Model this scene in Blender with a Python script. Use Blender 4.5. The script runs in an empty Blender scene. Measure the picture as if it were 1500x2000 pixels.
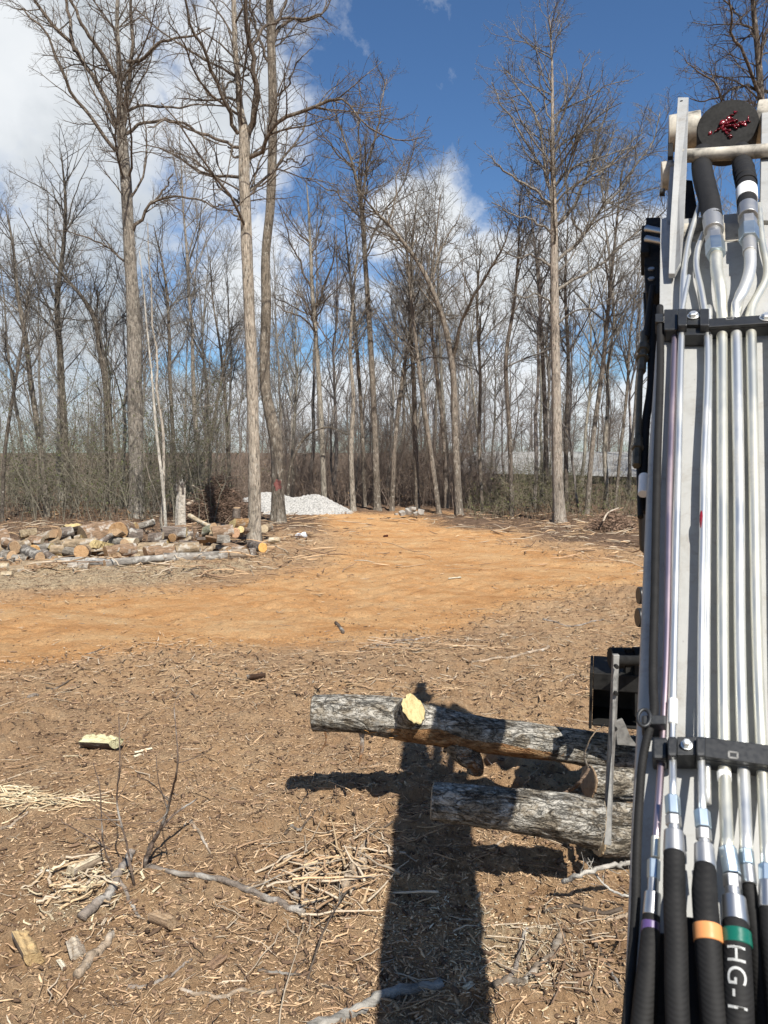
import bpy, bmesh, math
import numpy as np
from mathutils import Vector, Matrix

# ------------------------------------------------------------------ camera, sky, sun, exposure
SC = bpy.context.scene
COL = SC.collection
CAM_H = 2.5
PITCH = math.atan(120 / 1500)
cd = bpy.data.cameras.new('camera')
cam = bpy.data.objects.new('camera', cd)
COL.objects.link(cam)
cam.location = (0, 0, CAM_H)
cam.rotation_euler = (math.pi / 2 - PITCH, 0, 0)
cd.sensor_fit = 'VERTICAL'
cd.sensor_height = 36
cd.sensor_width = 27
cd.lens = 27
cd.clip_start = 0.05
cd.clip_end = 3000
cd.dof.use_dof = True
cd.dof.focus_distance = 18
cd.dof.aperture_fstop = 10.5
SC.camera = cam

SUN_EL = math.radians(51)
SUN_AZ = math.radians(158)          # from +Y, clockwise: behind the camera, to the right
SUN = Vector((math.sin(SUN_AZ) * math.cos(SUN_EL), math.cos(SUN_AZ) * math.cos(SUN_EL), math.sin(SUN_EL)))
sd = bpy.data.lights.new('sun', 'SUN')
sd.energy = 5.0
sd.angle = math.radians(0.53)
sd.color = (1.0, 0.955, 0.88)
so = bpy.data.objects.new('sun', sd)
COL.objects.link(so)
so.rotation_euler = SUN.to_track_quat('Z', 'Y').to_euler()

SC.view_settings.view_transform = 'Standard'
SC.view_settings.look = 'None'
SC.view_settings.gamma = 1.0
SC.view_settings.exposure = 0.65
SC.cycles.use_denoising = True
SC.cycles.max_bounces = 6
SC.cycles.diffuse_bounces = 3
SC.cycles.sample_clamp_indirect = 6.0

W = bpy.data.worlds.new('World')
SC.world = W
W.use_nodes = True


class NT:
    """small helper round a node tree"""
    def __init__(self, tree):
        self.t = tree
        tree.nodes.clear()

    def n(self, typ, **kw):
        nd = self.t.nodes.new(typ)
        for k, v in kw.items():
            if k.startswith('i_'):
                nd.inputs[int(k[2:]) if k[2:].isdigit() else k[2:].replace('_', ' ')].default_value = v
            else:
                setattr(nd, k, v)
        return nd

    def l(self, a, b):
        if not hasattr(a, 'is_output'):
            a = a.outputs[0]
        self.t.links.new(a, b)

    def math(self, op, a, b=None, c=None, clamp=False):
        nd = self.n('ShaderNodeMath', operation=op, use_clamp=clamp)
        for k, v in enumerate((a, b, c)):
            if v is None:
                continue
            if isinstance(v, (int, float)):
                nd.inputs[k].default_value = v
            else:
                self.l(v, nd.inputs[k])
        return nd.outputs[0]

    def mix(self, fac, a, b, blend='MIX'):
        nd = self.n('ShaderNodeMix', data_type='RGBA', blend_type=blend)
        for k, v in ((0, fac), (6, a), (7, b)):
            if isinstance(v, (int, float)):
                nd.inputs[k].default_value = v
            elif isinstance(v, (tuple, list)):
                nd.inputs[k].default_value = tuple(v) + (1,) if len(v) == 3 else v
            else:
                self.l(v, nd.inputs[k])
        return nd.outputs[2]

    def ramp(self, fac, stops, interp='LINEAR'):
        nd = self.n('ShaderNodeValToRGB')
        nd.color_ramp.interpolation = interp
        el = nd.color_ramp.elements
        while len(el) < len(stops):
            el.new(0.5)
        for e, (p, c) in zip(el, stops):
            e.position = p
            e.color = (c, c, c, 1) if isinstance(c, (int, float)) else tuple(c) + (1,)
        self.l(fac, nd.inputs[0])
        return nd.outputs[0]

    def noise(self, vec, scale, detail=6, rough=0.6, dist=0.0):
        nd = self.n('ShaderNodeTexNoise')
        nd.inputs['Scale'].default_value = scale
        nd.inputs['Detail'].default_value = detail
        nd.inputs['Roughness'].default_value = rough
        nd.inputs['Distortion'].default_value = dist
        if vec is not None:
            self.l(vec, nd.inputs['Vector'])
        return nd.outputs['Fac']


def build_world():
    t = NT(W.node_tree)
    tc = t.n('ShaderNodeTexCoord').outputs['Generated']
    sky = t.n('ShaderNodeTexSky')
    sky.sky_type = 'NISHITA'
    sky.sun_disc = False
    sky.sun_elevation = SUN_EL
    sky.sun_rotation = SUN_AZ
    sky.altitude = 300
    sky.air_density = 1.0
    sky.dust_density = 0.2
    sky.ozone_density = 1.3
    sx = t.n('ShaderNodeSeparateXYZ')
    t.l(tc, sx.inputs[0])
    ay = t.math('MAXIMUM', t.math('ABSOLUTE', sx.outputs[1]), 0.08)
    u = t.math('DIVIDE', sx.outputs[0], ay)
    v = t.math('DIVIDE', sx.outputs[2], ay)
    # cloud banks: centre and half-size as tangents of azimuth and elevation
    banks = [(-0.48, 0.58, 0.36, 0.34, 1.25), (-0.21, 0.44, 0.12, 0.14, 0.95), (0.0, 0.06, 1.4, 0.075, 0.85), (-0.44, 0.27, 0.20, 0.09, 0.85),
             (-0.16, 0.62, 0.08, 0.14, 0.75), (-0.17, 0.20, 0.13, 0.075, 0.85), (-0.40, 0.15, 0.36, 0.07, 0.85), (0.05, 0.29, 0.085, 0.055, 1.2),
             (0.075, 0.25, 0.15, 0.05, 0.95),
             (0.29, 0.255, 0.12, 0.06, 1.25), (0.13, 0.20, 0.35, 0.06, 0.85), (0.0, 0.24, 0.5, 0.08, 0.60), (-0.45, 0.12, 0.3, 0.05, 0.5),
             (0.24, 0.13, 0.20, 0.04, 0.5), (0.75, 0.28, 0.25, 0.14, 0.8), (-0.9, 0.5, 0.3, 0.4, 0.7), (0.36, 0.30, 0.05, 0.02, 0.5)]
    tot = None
    for cx, cy, rx, ry, amp in banks:
        a = t.math('POWER', t.math('DIVIDE', t.math('SUBTRACT', u, cx), rx), 2.0)
        b = t.math('POWER', t.math('DIVIDE', t.math('SUBTRACT', v, cy), ry), 2.0)
        g = t.math('MULTIPLY', t.math('EXPONENT', t.math('MULTIPLY', t.math('ADD', a, b), -0.9)), amp)
        tot = g if tot is None else t.math('MAXIMUM', tot, g)
    n1 = t.noise(tc, 5.5, 9, 0.62, 0.25)
    n2 = t.noise(tc, 3.0, 5, 0.55, 0.1)
    dens = t.math('ADD', tot, t.math('MULTIPLY', t.math('SUBTRACT', n1, 0.5), 2.3))
    mask = t.ramp(dens, [(0.30, 0.0), (0.40, 0.18), (0.60, 0.80), (0.80, 1.0)])
    thick = t.math('ADD', t.math('MULTIPLY', dens, 0.12), t.math('MULTIPLY', n2, 0.88))
    ccol = t.ramp(thick, [(0.42, (8.0, 8.2, 8.4)), (0.54, (7.2, 7.5, 7.8)), (0.64, (5.3, 5.7, 6.1)), (0.76, (4.2, 4.7, 5.1))])
    deep = t.mix(1.0, sky.outputs[0], (0.56, 0.78, 1.0), 'MULTIPLY')
    col = t.mix(mask, deep, ccol)
    bg = t.n('ShaderNodeBackground')
    bg.inputs['Strength'].default_value = 0.075
    t.l(col, bg.inputs['Color'])
    out = t.n('ShaderNodeOutputWorld')
    t.l(bg, out.inputs['Surface'])


build_world()

# ------------------------------------------------------------------ helpers
CT, ST = math.cos(PITCH), math.sin(PITCH)
CAMP = np.array([0, 0, CAM_H])


def ray(px, py):
    xc = (px - 750) / 1500.0
    yc = -(py - 1000) / 1500.0
    return np.array([xc, CT + yc * ST, -ST + yc * CT])


def PX(px, py, d):
    """point seen at photo pixel px, py at forward distance d"""
    r = ray(px, py)
    return CAMP + r * (d / r[1])


def _hash(ix, iy, iz, seed):
    h = (ix.astype(np.int64) * 374761393 + iy.astype(np.int64) * 668265263 + iz.astype(np.int64) * 2147483647 + seed * 974711) & 0xFFFFFFFF
    h = ((h ^ (h >> 13)) * 1274126177) & 0xFFFFFFFF
    h = ((h ^ (h >> 16)) * 2246822519) & 0xFFFFFFFF
    return ((h ^ (h >> 15)) & 0xFFFFFF) / float(0xFFFFFF)


def vnoise(p, seed=0):
    p = np.asarray(p, float)
    if p.shape[-1] == 2:
        p = np.concatenate([p, np.zeros(p.shape[:-1] + (1,))], -1)
    i = np.floor(p).astype(np.int64)
    f = p - i
    f = f * f * (3 - 2 * f)
    r = 0
    for dx in (0, 1):
        for dy in (0, 1):
            for dz in (0, 1):
                w = (f[..., 0] if dx else 1 - f[..., 0]) * (f[..., 1] if dy else 1 - f[..., 1]) * (f[..., 2] if dz else 1 - f[..., 2])
                r = r + w * _hash(i[..., 0] + dx, i[..., 1] + dy, i[..., 2] + dz, seed)
    return r


def fbm(p, octv=4, seed=0, gain=0.5):
    p = np.asarray(p, float)
    a, s, tot = 1.0, 0, 0
    for o in range(octv):
        s = s + a * vnoise(p * (2 ** o), seed + o * 17)
        tot += a
        a *= gain
    return s / tot


def gz(x, y):
    """height of the ground"""
    x = np.asarray(x, float)
    y = np.asarray(y, float)
    p = np.stack([x, y], -1)
    d = np.hypot(x, y)
    h = 0.22 * (fbm(p * 0.11, 2, 5) - 0.5) * np.clip((d - 5) / 12, 0, 1)
    h = h + 0.10 * (fbm(p * 0.45, 2, 9) - 0.5)
    return h


def G(px, py):
    r = ray(px, py)
    t = -CAM_H / r[2]
    p = CAMP + r * t
    for _ in range(4):
        t = (float(gz(p[0], p[1])) - CAM_H) / r[2]
        p = CAMP + r * t
    return p


def unit(a):
    return a / np.maximum(np.linalg.norm(a, axis=-1, keepdims=True), 1e-9)


def new_mesh(name, V, F, smooth=True, attr=None):
    """V (n,3), F (m,4) or (m,3) or list of such arrays"""
    me = bpy.data.meshes.new(name)
    if not isinstance(F, list):
        F = [F]
    F = [np.asarray(f, np.int32) for f in F if len(f)]
    V = np.asarray(V, np.float32)
    nl = sum(f.size for f in F)
    npoly = sum(len(f) for f in F)
    me.vertices.add(len(V))
    me.vertices.foreach_set('co', V.ravel())
    me.loops.add(nl)
    me.loops.foreach_set('vertex_index', np.concatenate([f.ravel() for f in F]))
    me.polygons.add(npoly)
    st = []
    o = 0
    for f in F:
        st.append(o + np.arange(len(f)) * f.shape[1])
        o += f.size
    me.polygons.foreach_set('loop_start', np.concatenate(st).astype(np.int32))
    me.polygons.foreach_set('use_smooth', np.full(npoly, smooth))
    if attr is not None:
        for an, av in attr.items():
            ca = me.color_attributes.new(an, 'FLOAT_COLOR', 'POINT')
            ca.data.foreach_set('color', np.asarray(av, np.float32).ravel())
    me.update(calc_edges=True)
    me.validate()
    return me


def link(name, me, mat=None, parent=None, color=None):
    o = bpy.data.objects.new(name, me)
    COL.objects.link(o)
    if mat is not None and me is not None and not me.materials:
        me.materials.append(mat)
    if parent is not None:
        o.parent = parent
    if color is not None:
        o.color = tuple(color) + (1,)
    return o


def tag(o, label=None, cat=None, group=None, kind=None):
    if label:
        if not 4 <= len(label.split()) <= 16:
            print('LABEL LENGTH', label)
        o['label'] = label
    if cat:
        o['category'] = cat
    if group:
        o['group'] = group
    if kind:
        o['kind'] = kind
    return o


def empty(name, loc, label, cat, group=None):
    o = bpy.data.objects.new(name, None)
    o.location = loc
    o.empty_display_size = 0.1
    COL.objects.link(o)
    return tag(o, label, cat, group)


def tubes(P, R, sides, squash=None):
    """P (B,n,3), R (B,n) -> verts, quads"""
    B, n, _ = P.shape
    T = np.empty_like(P)
    T[:, 1:-1] = P[:, 2:] - P[:, :-2]
    T[:, 0] = P[:, 1] - P[:, 0]
    T[:, -1] = P[:, -1] - P[:, -2]
    T = unit(T)
    mean = unit(P[:, -1] - P[:, 0])
    ref = np.where(np.abs(mean[:, 2:3]) < 0.8, np.array([[0, 0, 1.0]]), np.array([[0.0, 1.0, 0.05]]))
    N1 = unit(np.cross(T, ref[:, None, :]))
    N2 = np.cross(T, N1)
    a = np.arange(sides) * 2 * math.pi / sides
    ca, sa = np.cos(a), np.sin(a)
    k = 1.0 if squash is None else squash
    V = P[:, :, None, :] + R[:, :, None, None] * (N1[:, :, None, :] * ca[None, None, :, None] + k * N2[:, :, None, :] * sa[None, None, :, None])
    idx = np.arange(B * n * sides).reshape(B, n, sides)
    q = np.stack([idx[:, :-1, :], np.roll(idx, -1, 2)[:, :-1, :], np.roll(idx, -1, 2)[:, 1:, :], idx[:, 1:, :]], -1)
    return V.reshape(-1, 3), q.reshape(-1, 4)


class MB:
    """collects verts and faces into one mesh"""
    def __init__(self):
        self.V, self.Q, self.T, self.n = [], [], [], 0
        self.A = []

    def add(self, V, Q=None, T=None, a=None):
        V = np.asarray(V, float)
        if Q is not None and len(Q):
            self.Q.append(np.asarray(Q) + self.n)
        if T is not None and len(T):
            self.T.append(np.asarray(T) + self.n)
        self.V.append(V)
        if a is not None:
            self.A.append(a)
        self.n += len(V)

    def tube(self, P, R, sides=8, cap=True, squash=None, n=None):
        P = np.asarray(P, float)
        R = np.broadcast_to(np.asarray(R, float), (len(P),)).copy()
        if n:
            P, R = resample(P, R, n)
        V, Q = tubes(P[None], R[None], sides, squash)
        T = None
        if cap:
            m = len(V)
            V = np.vstack([V, P[:1], P[-1:]])
            k = np.arange(sides)
            k2 = (k + 1) % sides
            T = np.vstack([np.stack([np.full(sides, m), k2, k], -1),
                           np.stack([np.full(sides, m + 1), m - sides + k, m - sides + k2], -1)])
        self.add(V, Q, T)

    def box(self, c, ax, h):
        """centre, three axis vectors (unit), half sizes"""
        c = np.asarray(c, float)
        ax = [np.asarray(a, float) for a in ax]
        V = []
        for sx in (-1, 1):
            for sy in (-1, 1):
                for sz in (-1, 1):
                    V.append(c + sx * h[0] * ax[0] + sy * h[1] * ax[1] + sz * h[2] * ax[2])
        Q = [(0, 1, 3, 2), (4, 6, 7, 5), (0, 4, 5, 1), (2, 3, 7, 6), (0, 2, 6, 4), (1, 5, 7, 3)]
        self.add(V, Q)

    def prism(self, pts, off):
        """polygon pts (n,3) extruded by the vector off"""
        pts = np.asarray(pts, float)
        n = len(pts)
        c0 = pts.mean(0)
        V = np.vstack([pts, pts + off, [c0], [c0 + off]])
        k = np.arange(n)
        k2 = (k + 1) % n
        Q = np.stack([k, k2, k2 + n, k + n], -1)
        T = np.vstack([np.stack([np.full(n, 2 * n), k2, k], -1), np.stack([np.full(n, 2 * n + 1), k + n, k2 + n], -1)])
        self.add(V, Q, T)

    def mesh(self, name, smooth=True, attr=None):
        F = []
        if self.Q:
            F.append(np.vstack(self.Q))
        if self.T:
            F.append(np.vstack(self.T))
        at = {attr: np.vstack(self.A)} if attr else None
        return new_mesh(name, np.vstack(self.V), F, smooth, at)

    def build(self, name, mat, parent=None, smooth=True, bevel=0, color=None, attr=None):
        me = self.mesh(name, smooth, attr)
        o = link(name, me, mat, parent, color)
        if bevel:
            b = o.modifiers.new('bevel', 'BEVEL')
            b.width = bevel
            b.segments = 2
            b.limit_method = 'ANGLE'
            b.angle_limit = math.radians(40)
        return o


def autosmooth(me, deg=40):
    me.set_sharp_from_angle(angle=math.radians(deg))


def resample(P, R, n):
    """Catmull-Rom through P, n points"""
    P = np.asarray(P, float)
    R = np.asarray(R, float)
    m = len(P)
    if m == 2:
        s = np.linspace(0, 1, n)[:, None]
        return P[0] * (1 - s) + P[1] * s, R[0] * (1 - s[:, 0]) + R[1] * s[:, 0]
    seg = np.linalg.norm(np.diff(P, axis=0), axis=1)
    cum = np.concatenate([[0], np.cumsum(seg)])
    s = np.linspace(0, cum[-1], n)
    i = np.clip(np.searchsorted(cum, s, 'right') - 1, 0, m - 2)
    t = ((s - cum[i]) / np.maximum(seg[i], 1e-9))[:, None]
    sl = np.diff(P, axis=0) / np.maximum(seg, 1e-9)[:, None]
    tg = np.vstack([sl[:1], sl[:-1], sl[-1:]])
    tg[1:-1] = (sl[:-1] * seg[1:, None] + sl[1:] * seg[:-1, None]) / (seg[1:] + seg[:-1])[:, None]
    h = seg[i][:, None]
    t2, t3 = t * t, t * t * t
    out = P[i] * (2 * t3 - 3 * t2 + 1) + tg[i] * h * (t3 - 2 * t2 + t) + P[i + 1] * (3 * t2 - 2 * t3) + tg[i + 1] * h * (t3 - t2)
    return out, R[i] * (1 - t[:, 0]) + R[i + 1] * t[:, 0]


# ------------------------------------------------------------------ materials
def material(name, fn):
    m = bpy.data.materials.new(name)
    m.use_nodes = True
    t = NT(m.node_tree)
    b = t.n('ShaderNodeBsdfPrincipled')
    o = t.n('ShaderNodeOutputMaterial')
    t.l(b, o.inputs['Surface'])
    fn(t, b)
    return m


def setc(t, b, sock, val):
    if isinstance(val, (int, float)):
        b.inputs[sock].default_value = val
    elif isinstance(val, tuple):
        b.inputs[sock].default_value = val + (1,)
    else:
        t.l(val, b.inputs[sock])


def bump(t, b, h, strength=0.5, dist=0.02):
    n = t.n('ShaderNodeBump')
    n.inputs['Strength'].default_value = strength
    n.inputs['Distance'].default_value = dist
    t.l(h, n.inputs['Height'])
    t.l(n, b.inputs['Normal'])


def mapped(t, scale, coord='Object'):
    tc = t.n('ShaderNodeTexCoord')
    mp = t.n('ShaderNodeMapping')
    mp.inputs['Scale'].default_value = scale
    t.l(tc.outputs[coord], mp.inputs['Vector'])
    return mp.outputs[0]


def m_ground(t, b):
    geo = t.n('ShaderNodeNewGeometry').outputs['Position']
    at = t.n('ShaderNodeVertexColor', layer_name='mask')
    sep = t.n('ShaderNodeSeparateColor')
    t.l(at.outputs[0], sep.inputs[0])
    clay, dark, saw = sep.outputs[0], sep.outputs[1], sep.outputs[2]
    n_big = t.noise(geo, 0.55, 4, 0.55)
    n_mid = t.noise(geo, 3.2, 8, 0.72, 0.15)
    n_fin = t.noise(geo, 26, 7, 0.75, 0.15)
    n_spk = t.noise(geo, 110, 4, 0.7)
    soil = t.ramp(n_mid, [(0.30, (0.22, 0.126, 0.064)), (0.45, (0.43, 0.272, 0.147)), (0.60, (0.49, 0.333, 0.192)), (0.74, (0.57, 0.425, 0.265))])
    soil = t.mix(t.ramp(n_big, [(0.38, 0.0), (0.65, 0.5)]), soil, (0.28, 0.18, 0.108))
    forest = t.ramp(n_mid, [(0.32, (0.085, 0.054, 0.035)), (0.55, (0.165, 0.108, 0.072)), (0.72, (0.27, 0.19, 0.135))])
    # clay is streaked along the track
    mp = t.n('ShaderNodeMapping')
    mp.inputs['Rotation'].default_value = (0, 0, math.radians(-33))
    mp.inputs['Scale'].default_value = (0.55, 1.1, 1)
    t.l(geo, mp.inputs['Vector'])
    n_str = t.noise(mp.outputs[0], 1.2, 10, 0.78, 0.1)
    cl = t.ramp(n_str, [(0.30, (0.34, 0.158, 0.055)), (0.46, (0.55, 0.296, 0.122)), (0.60, (0.61, 0.385, 0.19)), (0.77, (0.67, 0.51, 0.30))])
    cl = t.mix(t.ramp(n_mid, [(0.42, 0.0), (0.75, 0.45)]), cl, (0.36, 0.20, 0.095))
    sd_ = t.ramp(n_fin, [(0.35, (0.22, 0.15, 0.09)), (0.52, (0.42, 0.32, 0.20)), (0.70, (0.58, 0.48, 0.33))])
    brk = t.math('MULTIPLY', t.math('SUBTRACT', n_mid, 0.5), 0.9)
    brk2 = t.math('MULTIPLY', t.math('SUBTRACT', n_fin, 0.5), 0.9)

    def edge(m, k=0.5):
        return t.ramp(t.math('ADD', m, t.math('ADD', t.math('MULTIPLY', brk, k), t.math('MULTIPLY', brk2, k))), [(0.30, 0.0), (0.70, 1.0)])
    col = t.mix(edge(dark), soil, forest)
    col = t.mix(edge(saw, 0.9), col, sd_)
    col = t.mix(edge(clay, 0.8), col, cl)
    col = t.mix(1.0, col, t.ramp(n_fin, [(0.30, 0.68), (0.5, 1.0), (0.72, 1.25)]), 'MULTIPLY')
    col = t.mix(1.0, col, t.ramp(n_spk, [(0.33, 0.72), (0.5, 1.0), (0.68, 1.22)]), 'MULTIPLY')
    setc(t, b, 'Base Color', col)
    b.inputs['Roughness'].default_value = 0.95
    b.inputs['Specular IOR Level'].default_value = 0.15
    h = t.math('ADD', t.math('MULTIPLY', n_fin, 0.6), t.math('ADD', t.math('MULTIPLY', n_spk, 0.4), t.math('MULTIPLY', n_mid, 0.8)))
    bump(t, b, h, 1.0, 0.07)


def m_bark(t, b):
    oi = t.n('ShaderNodeObjectInfo')
    co = mapped(t, (1, 1, 0.22), 'Object')
    n1 = t.noise(co, 22, 6, 0.7, 0.5)
    co2 = mapped(t, (1, 1, 0.6), 'Object')
    n2 = t.noise(co2, 1.7, 5, 0.6)
    n3 = t.noise(co2, 9, 4, 0.6, 0.4)
    v = t.ramp(n1, [(0.36, 0.22), (0.47, 0.80), (0.62, 1.25)])
    c = t.mix(1.0, oi.outputs['Color'], v, 'MULTIPLY')
    c = t.mix(1.0, c, t.ramp(n2, [(0.30, (0.68, 0.66, 0.62)), (0.6, (1.12, 1.1, 1.06))]), 'MULTIPLY')
    c = t.mix(t.ramp(n3, [(0.56, 0.0), (0.66, 0.5)]), c, (0.50, 0.47, 0.40))
    setc(t, b, 'Base Color', c)
    b.inputs['Roughness'].default_value = 0.9
    b.inputs['Specular IOR Level'].default_value = 0.2
    bump(t, b, n1, 1.0, 0.09)


def m_twig(t, b):
    oi = t.n('ShaderNodeObjectInfo')
    n1 = t.noise(mapped(t, (1, 1, 1)), 1.6, 4, 0.6)
    c = t.mix(1.0, oi.outputs['Color'], t.ramp(n1, [(0.3, (0.60, 0.60, 0.60)), (0.7, (1.02, 1.05, 1.08))]), 'MULTIPLY')
    setc(t, b, 'Base Color', c)
    b.inputs['Roughness'].default_value = 0.85
    b.inputs['Specular IOR Level'].default_value = 0.25


def m_vcol(t, b):
    at = t.n('ShaderNodeVertexColor', layer_name='tint')
    n1 = t.noise(mapped(t, (1, 1, 1)), 60, 3, 0.6)
    c = t.mix(1.0, at.outputs[0], t.ramp(n1, [(0.3, 0.7), (0.7, 1.2)]), 'MULTIPLY')
    setc(t, b, 'Base Color', c)
    b.inputs['Roughness'].default_value = 0.9
    b.inputs['Specular IOR Level'].default_value = 0.15


def m_logbark(t, b):
    oi = t.n('ShaderNodeObjectInfo')
    co = mapped(t, (0.35, 1, 1))
    n1 = t.noise(co, 16, 6, 0.7, 0.6)
    n2 = t.noise(mapped(t, (1, 1, 1)), 5.5, 5, 0.6, 0.3)
    c = t.mix(1.0, oi.outputs['Color'], t.ramp(n1, [(0.32, 0.30), (0.5, 0.9), (0.68, 1.3)]), 'MULTIPLY')
    c = t.mix(t.ramp(n2, [(0.52, 0.0), (0.64, 0.55)]), c, (0.50, 0.48, 0.43))
    setc(t, b, 'Base Color', c)
    b.inputs['Roughness'].default_value = 0.95
    b.inputs['Specular IOR Level'].default_value = 0.15
    bump(t, b, n1, 1.0, 0.03)


def m_cut(t, b):
    oi = t.n('ShaderNodeObjectInfo')
    n1 = t.noise(mapped(t, (1, 1, 1)), 18, 8, 0.75, 1.2)
    n2 = t.noise(mapped(t, (1, 1, 0.12)), 120, 4, 0.7)
    c = t.mix(1.0, oi.outputs['Color'], t.ramp(n1, [(0.32, (0.55, 0.42, 0.28)), (0.5, (1, 1, 1)), (0.70, (1.2, 1.18, 1.12))]), 'MULTIPLY')
    c = t.mix(1.0, c, t.ramp(n2, [(0.3, 0.8), (0.7, 1.1)]), 'MULTIPLY')
    setc(t, b, 'Base Color', c)
    b.inputs['Roughness'].default_value = 0.85
    bump(t, b, n2, 0.5, 0.008)


def simple(col, rough=0.5, metal=0.0, var=0.15, scale=8.0, bmp=0.0, stretch=(1, 1, 1), spec=0.5):
    def fn(t, b):
        n1 = t.noise(mapped(t, stretch), scale, 6, 0.65, 0.3)
        n2 = t.noise(mapped(t, stretch), scale * 7, 3, 0.6)
        c = t.mix(1.0, col, t.ramp(n1, [(0.3, 1 - var * 1.5), (0.5, 1.0), (0.7, 1 + var)]), 'MULTIPLY')
        setc(t, b, 'Base Color', c)
        b.inputs['Metallic'].default_value = metal
        setc(t, b, 'Roughness', t.ramp(n2, [(0.3, max(0.05, rough - 0.08)), (0.7, min(1, rough + 0.12))]))
        b.inputs['Specular IOR Level'].default_value = spec
        if bmp:
            bump(t, b, n2, bmp, 0.004)
    return fn


def m_paint(t, b):
    co = mapped(t, (1, 1, 1))
    n1 = t.noise(mapped(t, (1, 1, 0.12)), 9, 6, 0.7, 0.3)
    n2 = t.noise(co, 7, 7, 0.75, 0.6)
    n3 = t.noise(co, 90, 4, 0.7)
    c = t.mix(t.ramp(n1, [(0.48, 0.0), (0.72, 0.45)]), (0.335, 0.335, 0.32), (0.20, 0.19, 0.165))
    c = t.mix(t.math('MULTIPLY', t.ramp(n2, [(0.52, 0.0), (0.66, 0.6)]), t.ramp(n3, [(0.40, 0.3), (0.6, 1.0)])), c, (0.17, 0.14, 0.105))
    c = t.mix(t.ramp(n3, [(0.69, 0.0), (0.73, 0.85)]), c, (0.06, 0.05, 0.04))
    setc(t, b, 'Base Color', c)
    setc(t, b, 'Roughness', t.ramp(n2, [(0.35, 0.34), (0.7, 0.65)]))


def metal(col, rough, dirt=(0.20, 0.175, 0.14)):
    """plated pipe: even sheen, thin film of dust in patches"""
    def fn(t, b):
        n1 = t.noise(mapped(t, (1, 1, 0.15)), 4, 4, 0.55)
        n2 = t.noise(mapped(t, (1, 1, 1)), 60, 4, 0.7)
        d = t.math('MULTIPLY', t.ramp(n1, [(0.45, 0.0), (0.72, 0.55)]), t.ramp(n2, [(0.35, 0.5), (0.6, 1.0)]))
        d = t.math('MAXIMUM', d, t.ramp(n2, [(0.70, 0.0), (0.76, 0.7)]))
        setc(t, b, 'Base Color', t.mix(d, col, dirt))
        setc(t, b, 'Metallic', t.math('SUBTRACT', 0.95, t.math('MULTIPLY', d, 0.8)))
        setc(t, b, 'Roughness', t.math('ADD', rough, t.math('MULTIPLY', d, 0.3)))
    return fn


M_GROUND = material('soil_and_clay', m_ground)
M_BARK = material('tree_bark', m_bark)
M_TWIG = material('twig_bark', m_twig)
M_VCOL = material('wood_litter', m_vcol)
M_LOG = material('log_bark', m_logbark)
M_CUT = material('cut_wood', m_cut)


def m_split(t, b):
    oi = t.n('ShaderNodeObjectInfo')
    co = mapped(t, (0.12, 1, 1))
    n1 = t.noise(co, 45, 7, 0.72, 0.5)
    n2 = t.noise(mapped(t, (0.5, 1, 1)), 9, 5, 0.65, 0.6)
    c = t.mix(1.0, oi.outputs['Color'], t.ramp(n1, [(0.32, (0.45, 0.36, 0.26)), (0.5, (1, 1, 1)), (0.68, (1.25, 1.25, 1.2))]), 'MULTIPLY')
    c = t.mix(t.ramp(n2, [(0.5, 0.0), (0.7, 0.6)]), c, (0.20, 0.12, 0.065))
    setc(t, b, 'Base Color', c)
    b.inputs['Roughness'].default_value = 0.9
    bump(t, b, n1, 1.0, 0.02)


M_SPLIT = material('split_wood', m_split)

# ------------------------------------------------------------------ ground
def inside_sdf(P, poly):
    """signed distance (negative inside) of points P (n,2) to polygon"""
    poly = np.asarray(poly, float)
    A = poly
    B = np.roll(poly, -1, 0)
    d2 = np.full(len(P), 1e18)
    ins = np.zeros(len(P), bool)
    for a, b in zip(A, B):
        e = b - a
        w = P - a
        t = np.clip((w @ e) / max(e @ e, 1e-12), 0, 1)
        q = w - t[:, None] * e
        d2 = np.minimum(d2, (q * q).sum(1))
        c = (a[1] > P[:, 1]) != (b[1] > P[:, 1])
        with np.errstate(divide='ignore', invalid='ignore'):
            xi = a[0] + (P[:, 1] - a[1]) / (b[1] - a[1]) * e[0]
        ins ^= c & (P[:, 0] < xi)
    d = np.sqrt(d2)
    return np.where(ins, -d, d)


CLAY = [G(x, y)[:2] for x, y in [(-700, 1215), (0, 1178), (250, 1160), (430, 1138), (580, 1106), (680, 1072), (672, 1040), (610, 1014),
                                 (600, 1004), (790, 1003), (880, 1018), (960, 1040), (1060, 1068), (1170, 1090), (1320, 1108),
                                 (1330, 1145), (1120, 1170), (960, 1205), (760, 1240), (500, 1262), (200, 1290), (0, 1305), (-700, 1345)]]
SAW = [G(x, y)[:2] for x, y in [(-500, 1112), (0, 1118), (200, 1108), (380, 1098), (500, 1092), (520, 1108), (330, 1135), (120, 1150), (-500, 1175)]]


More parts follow.
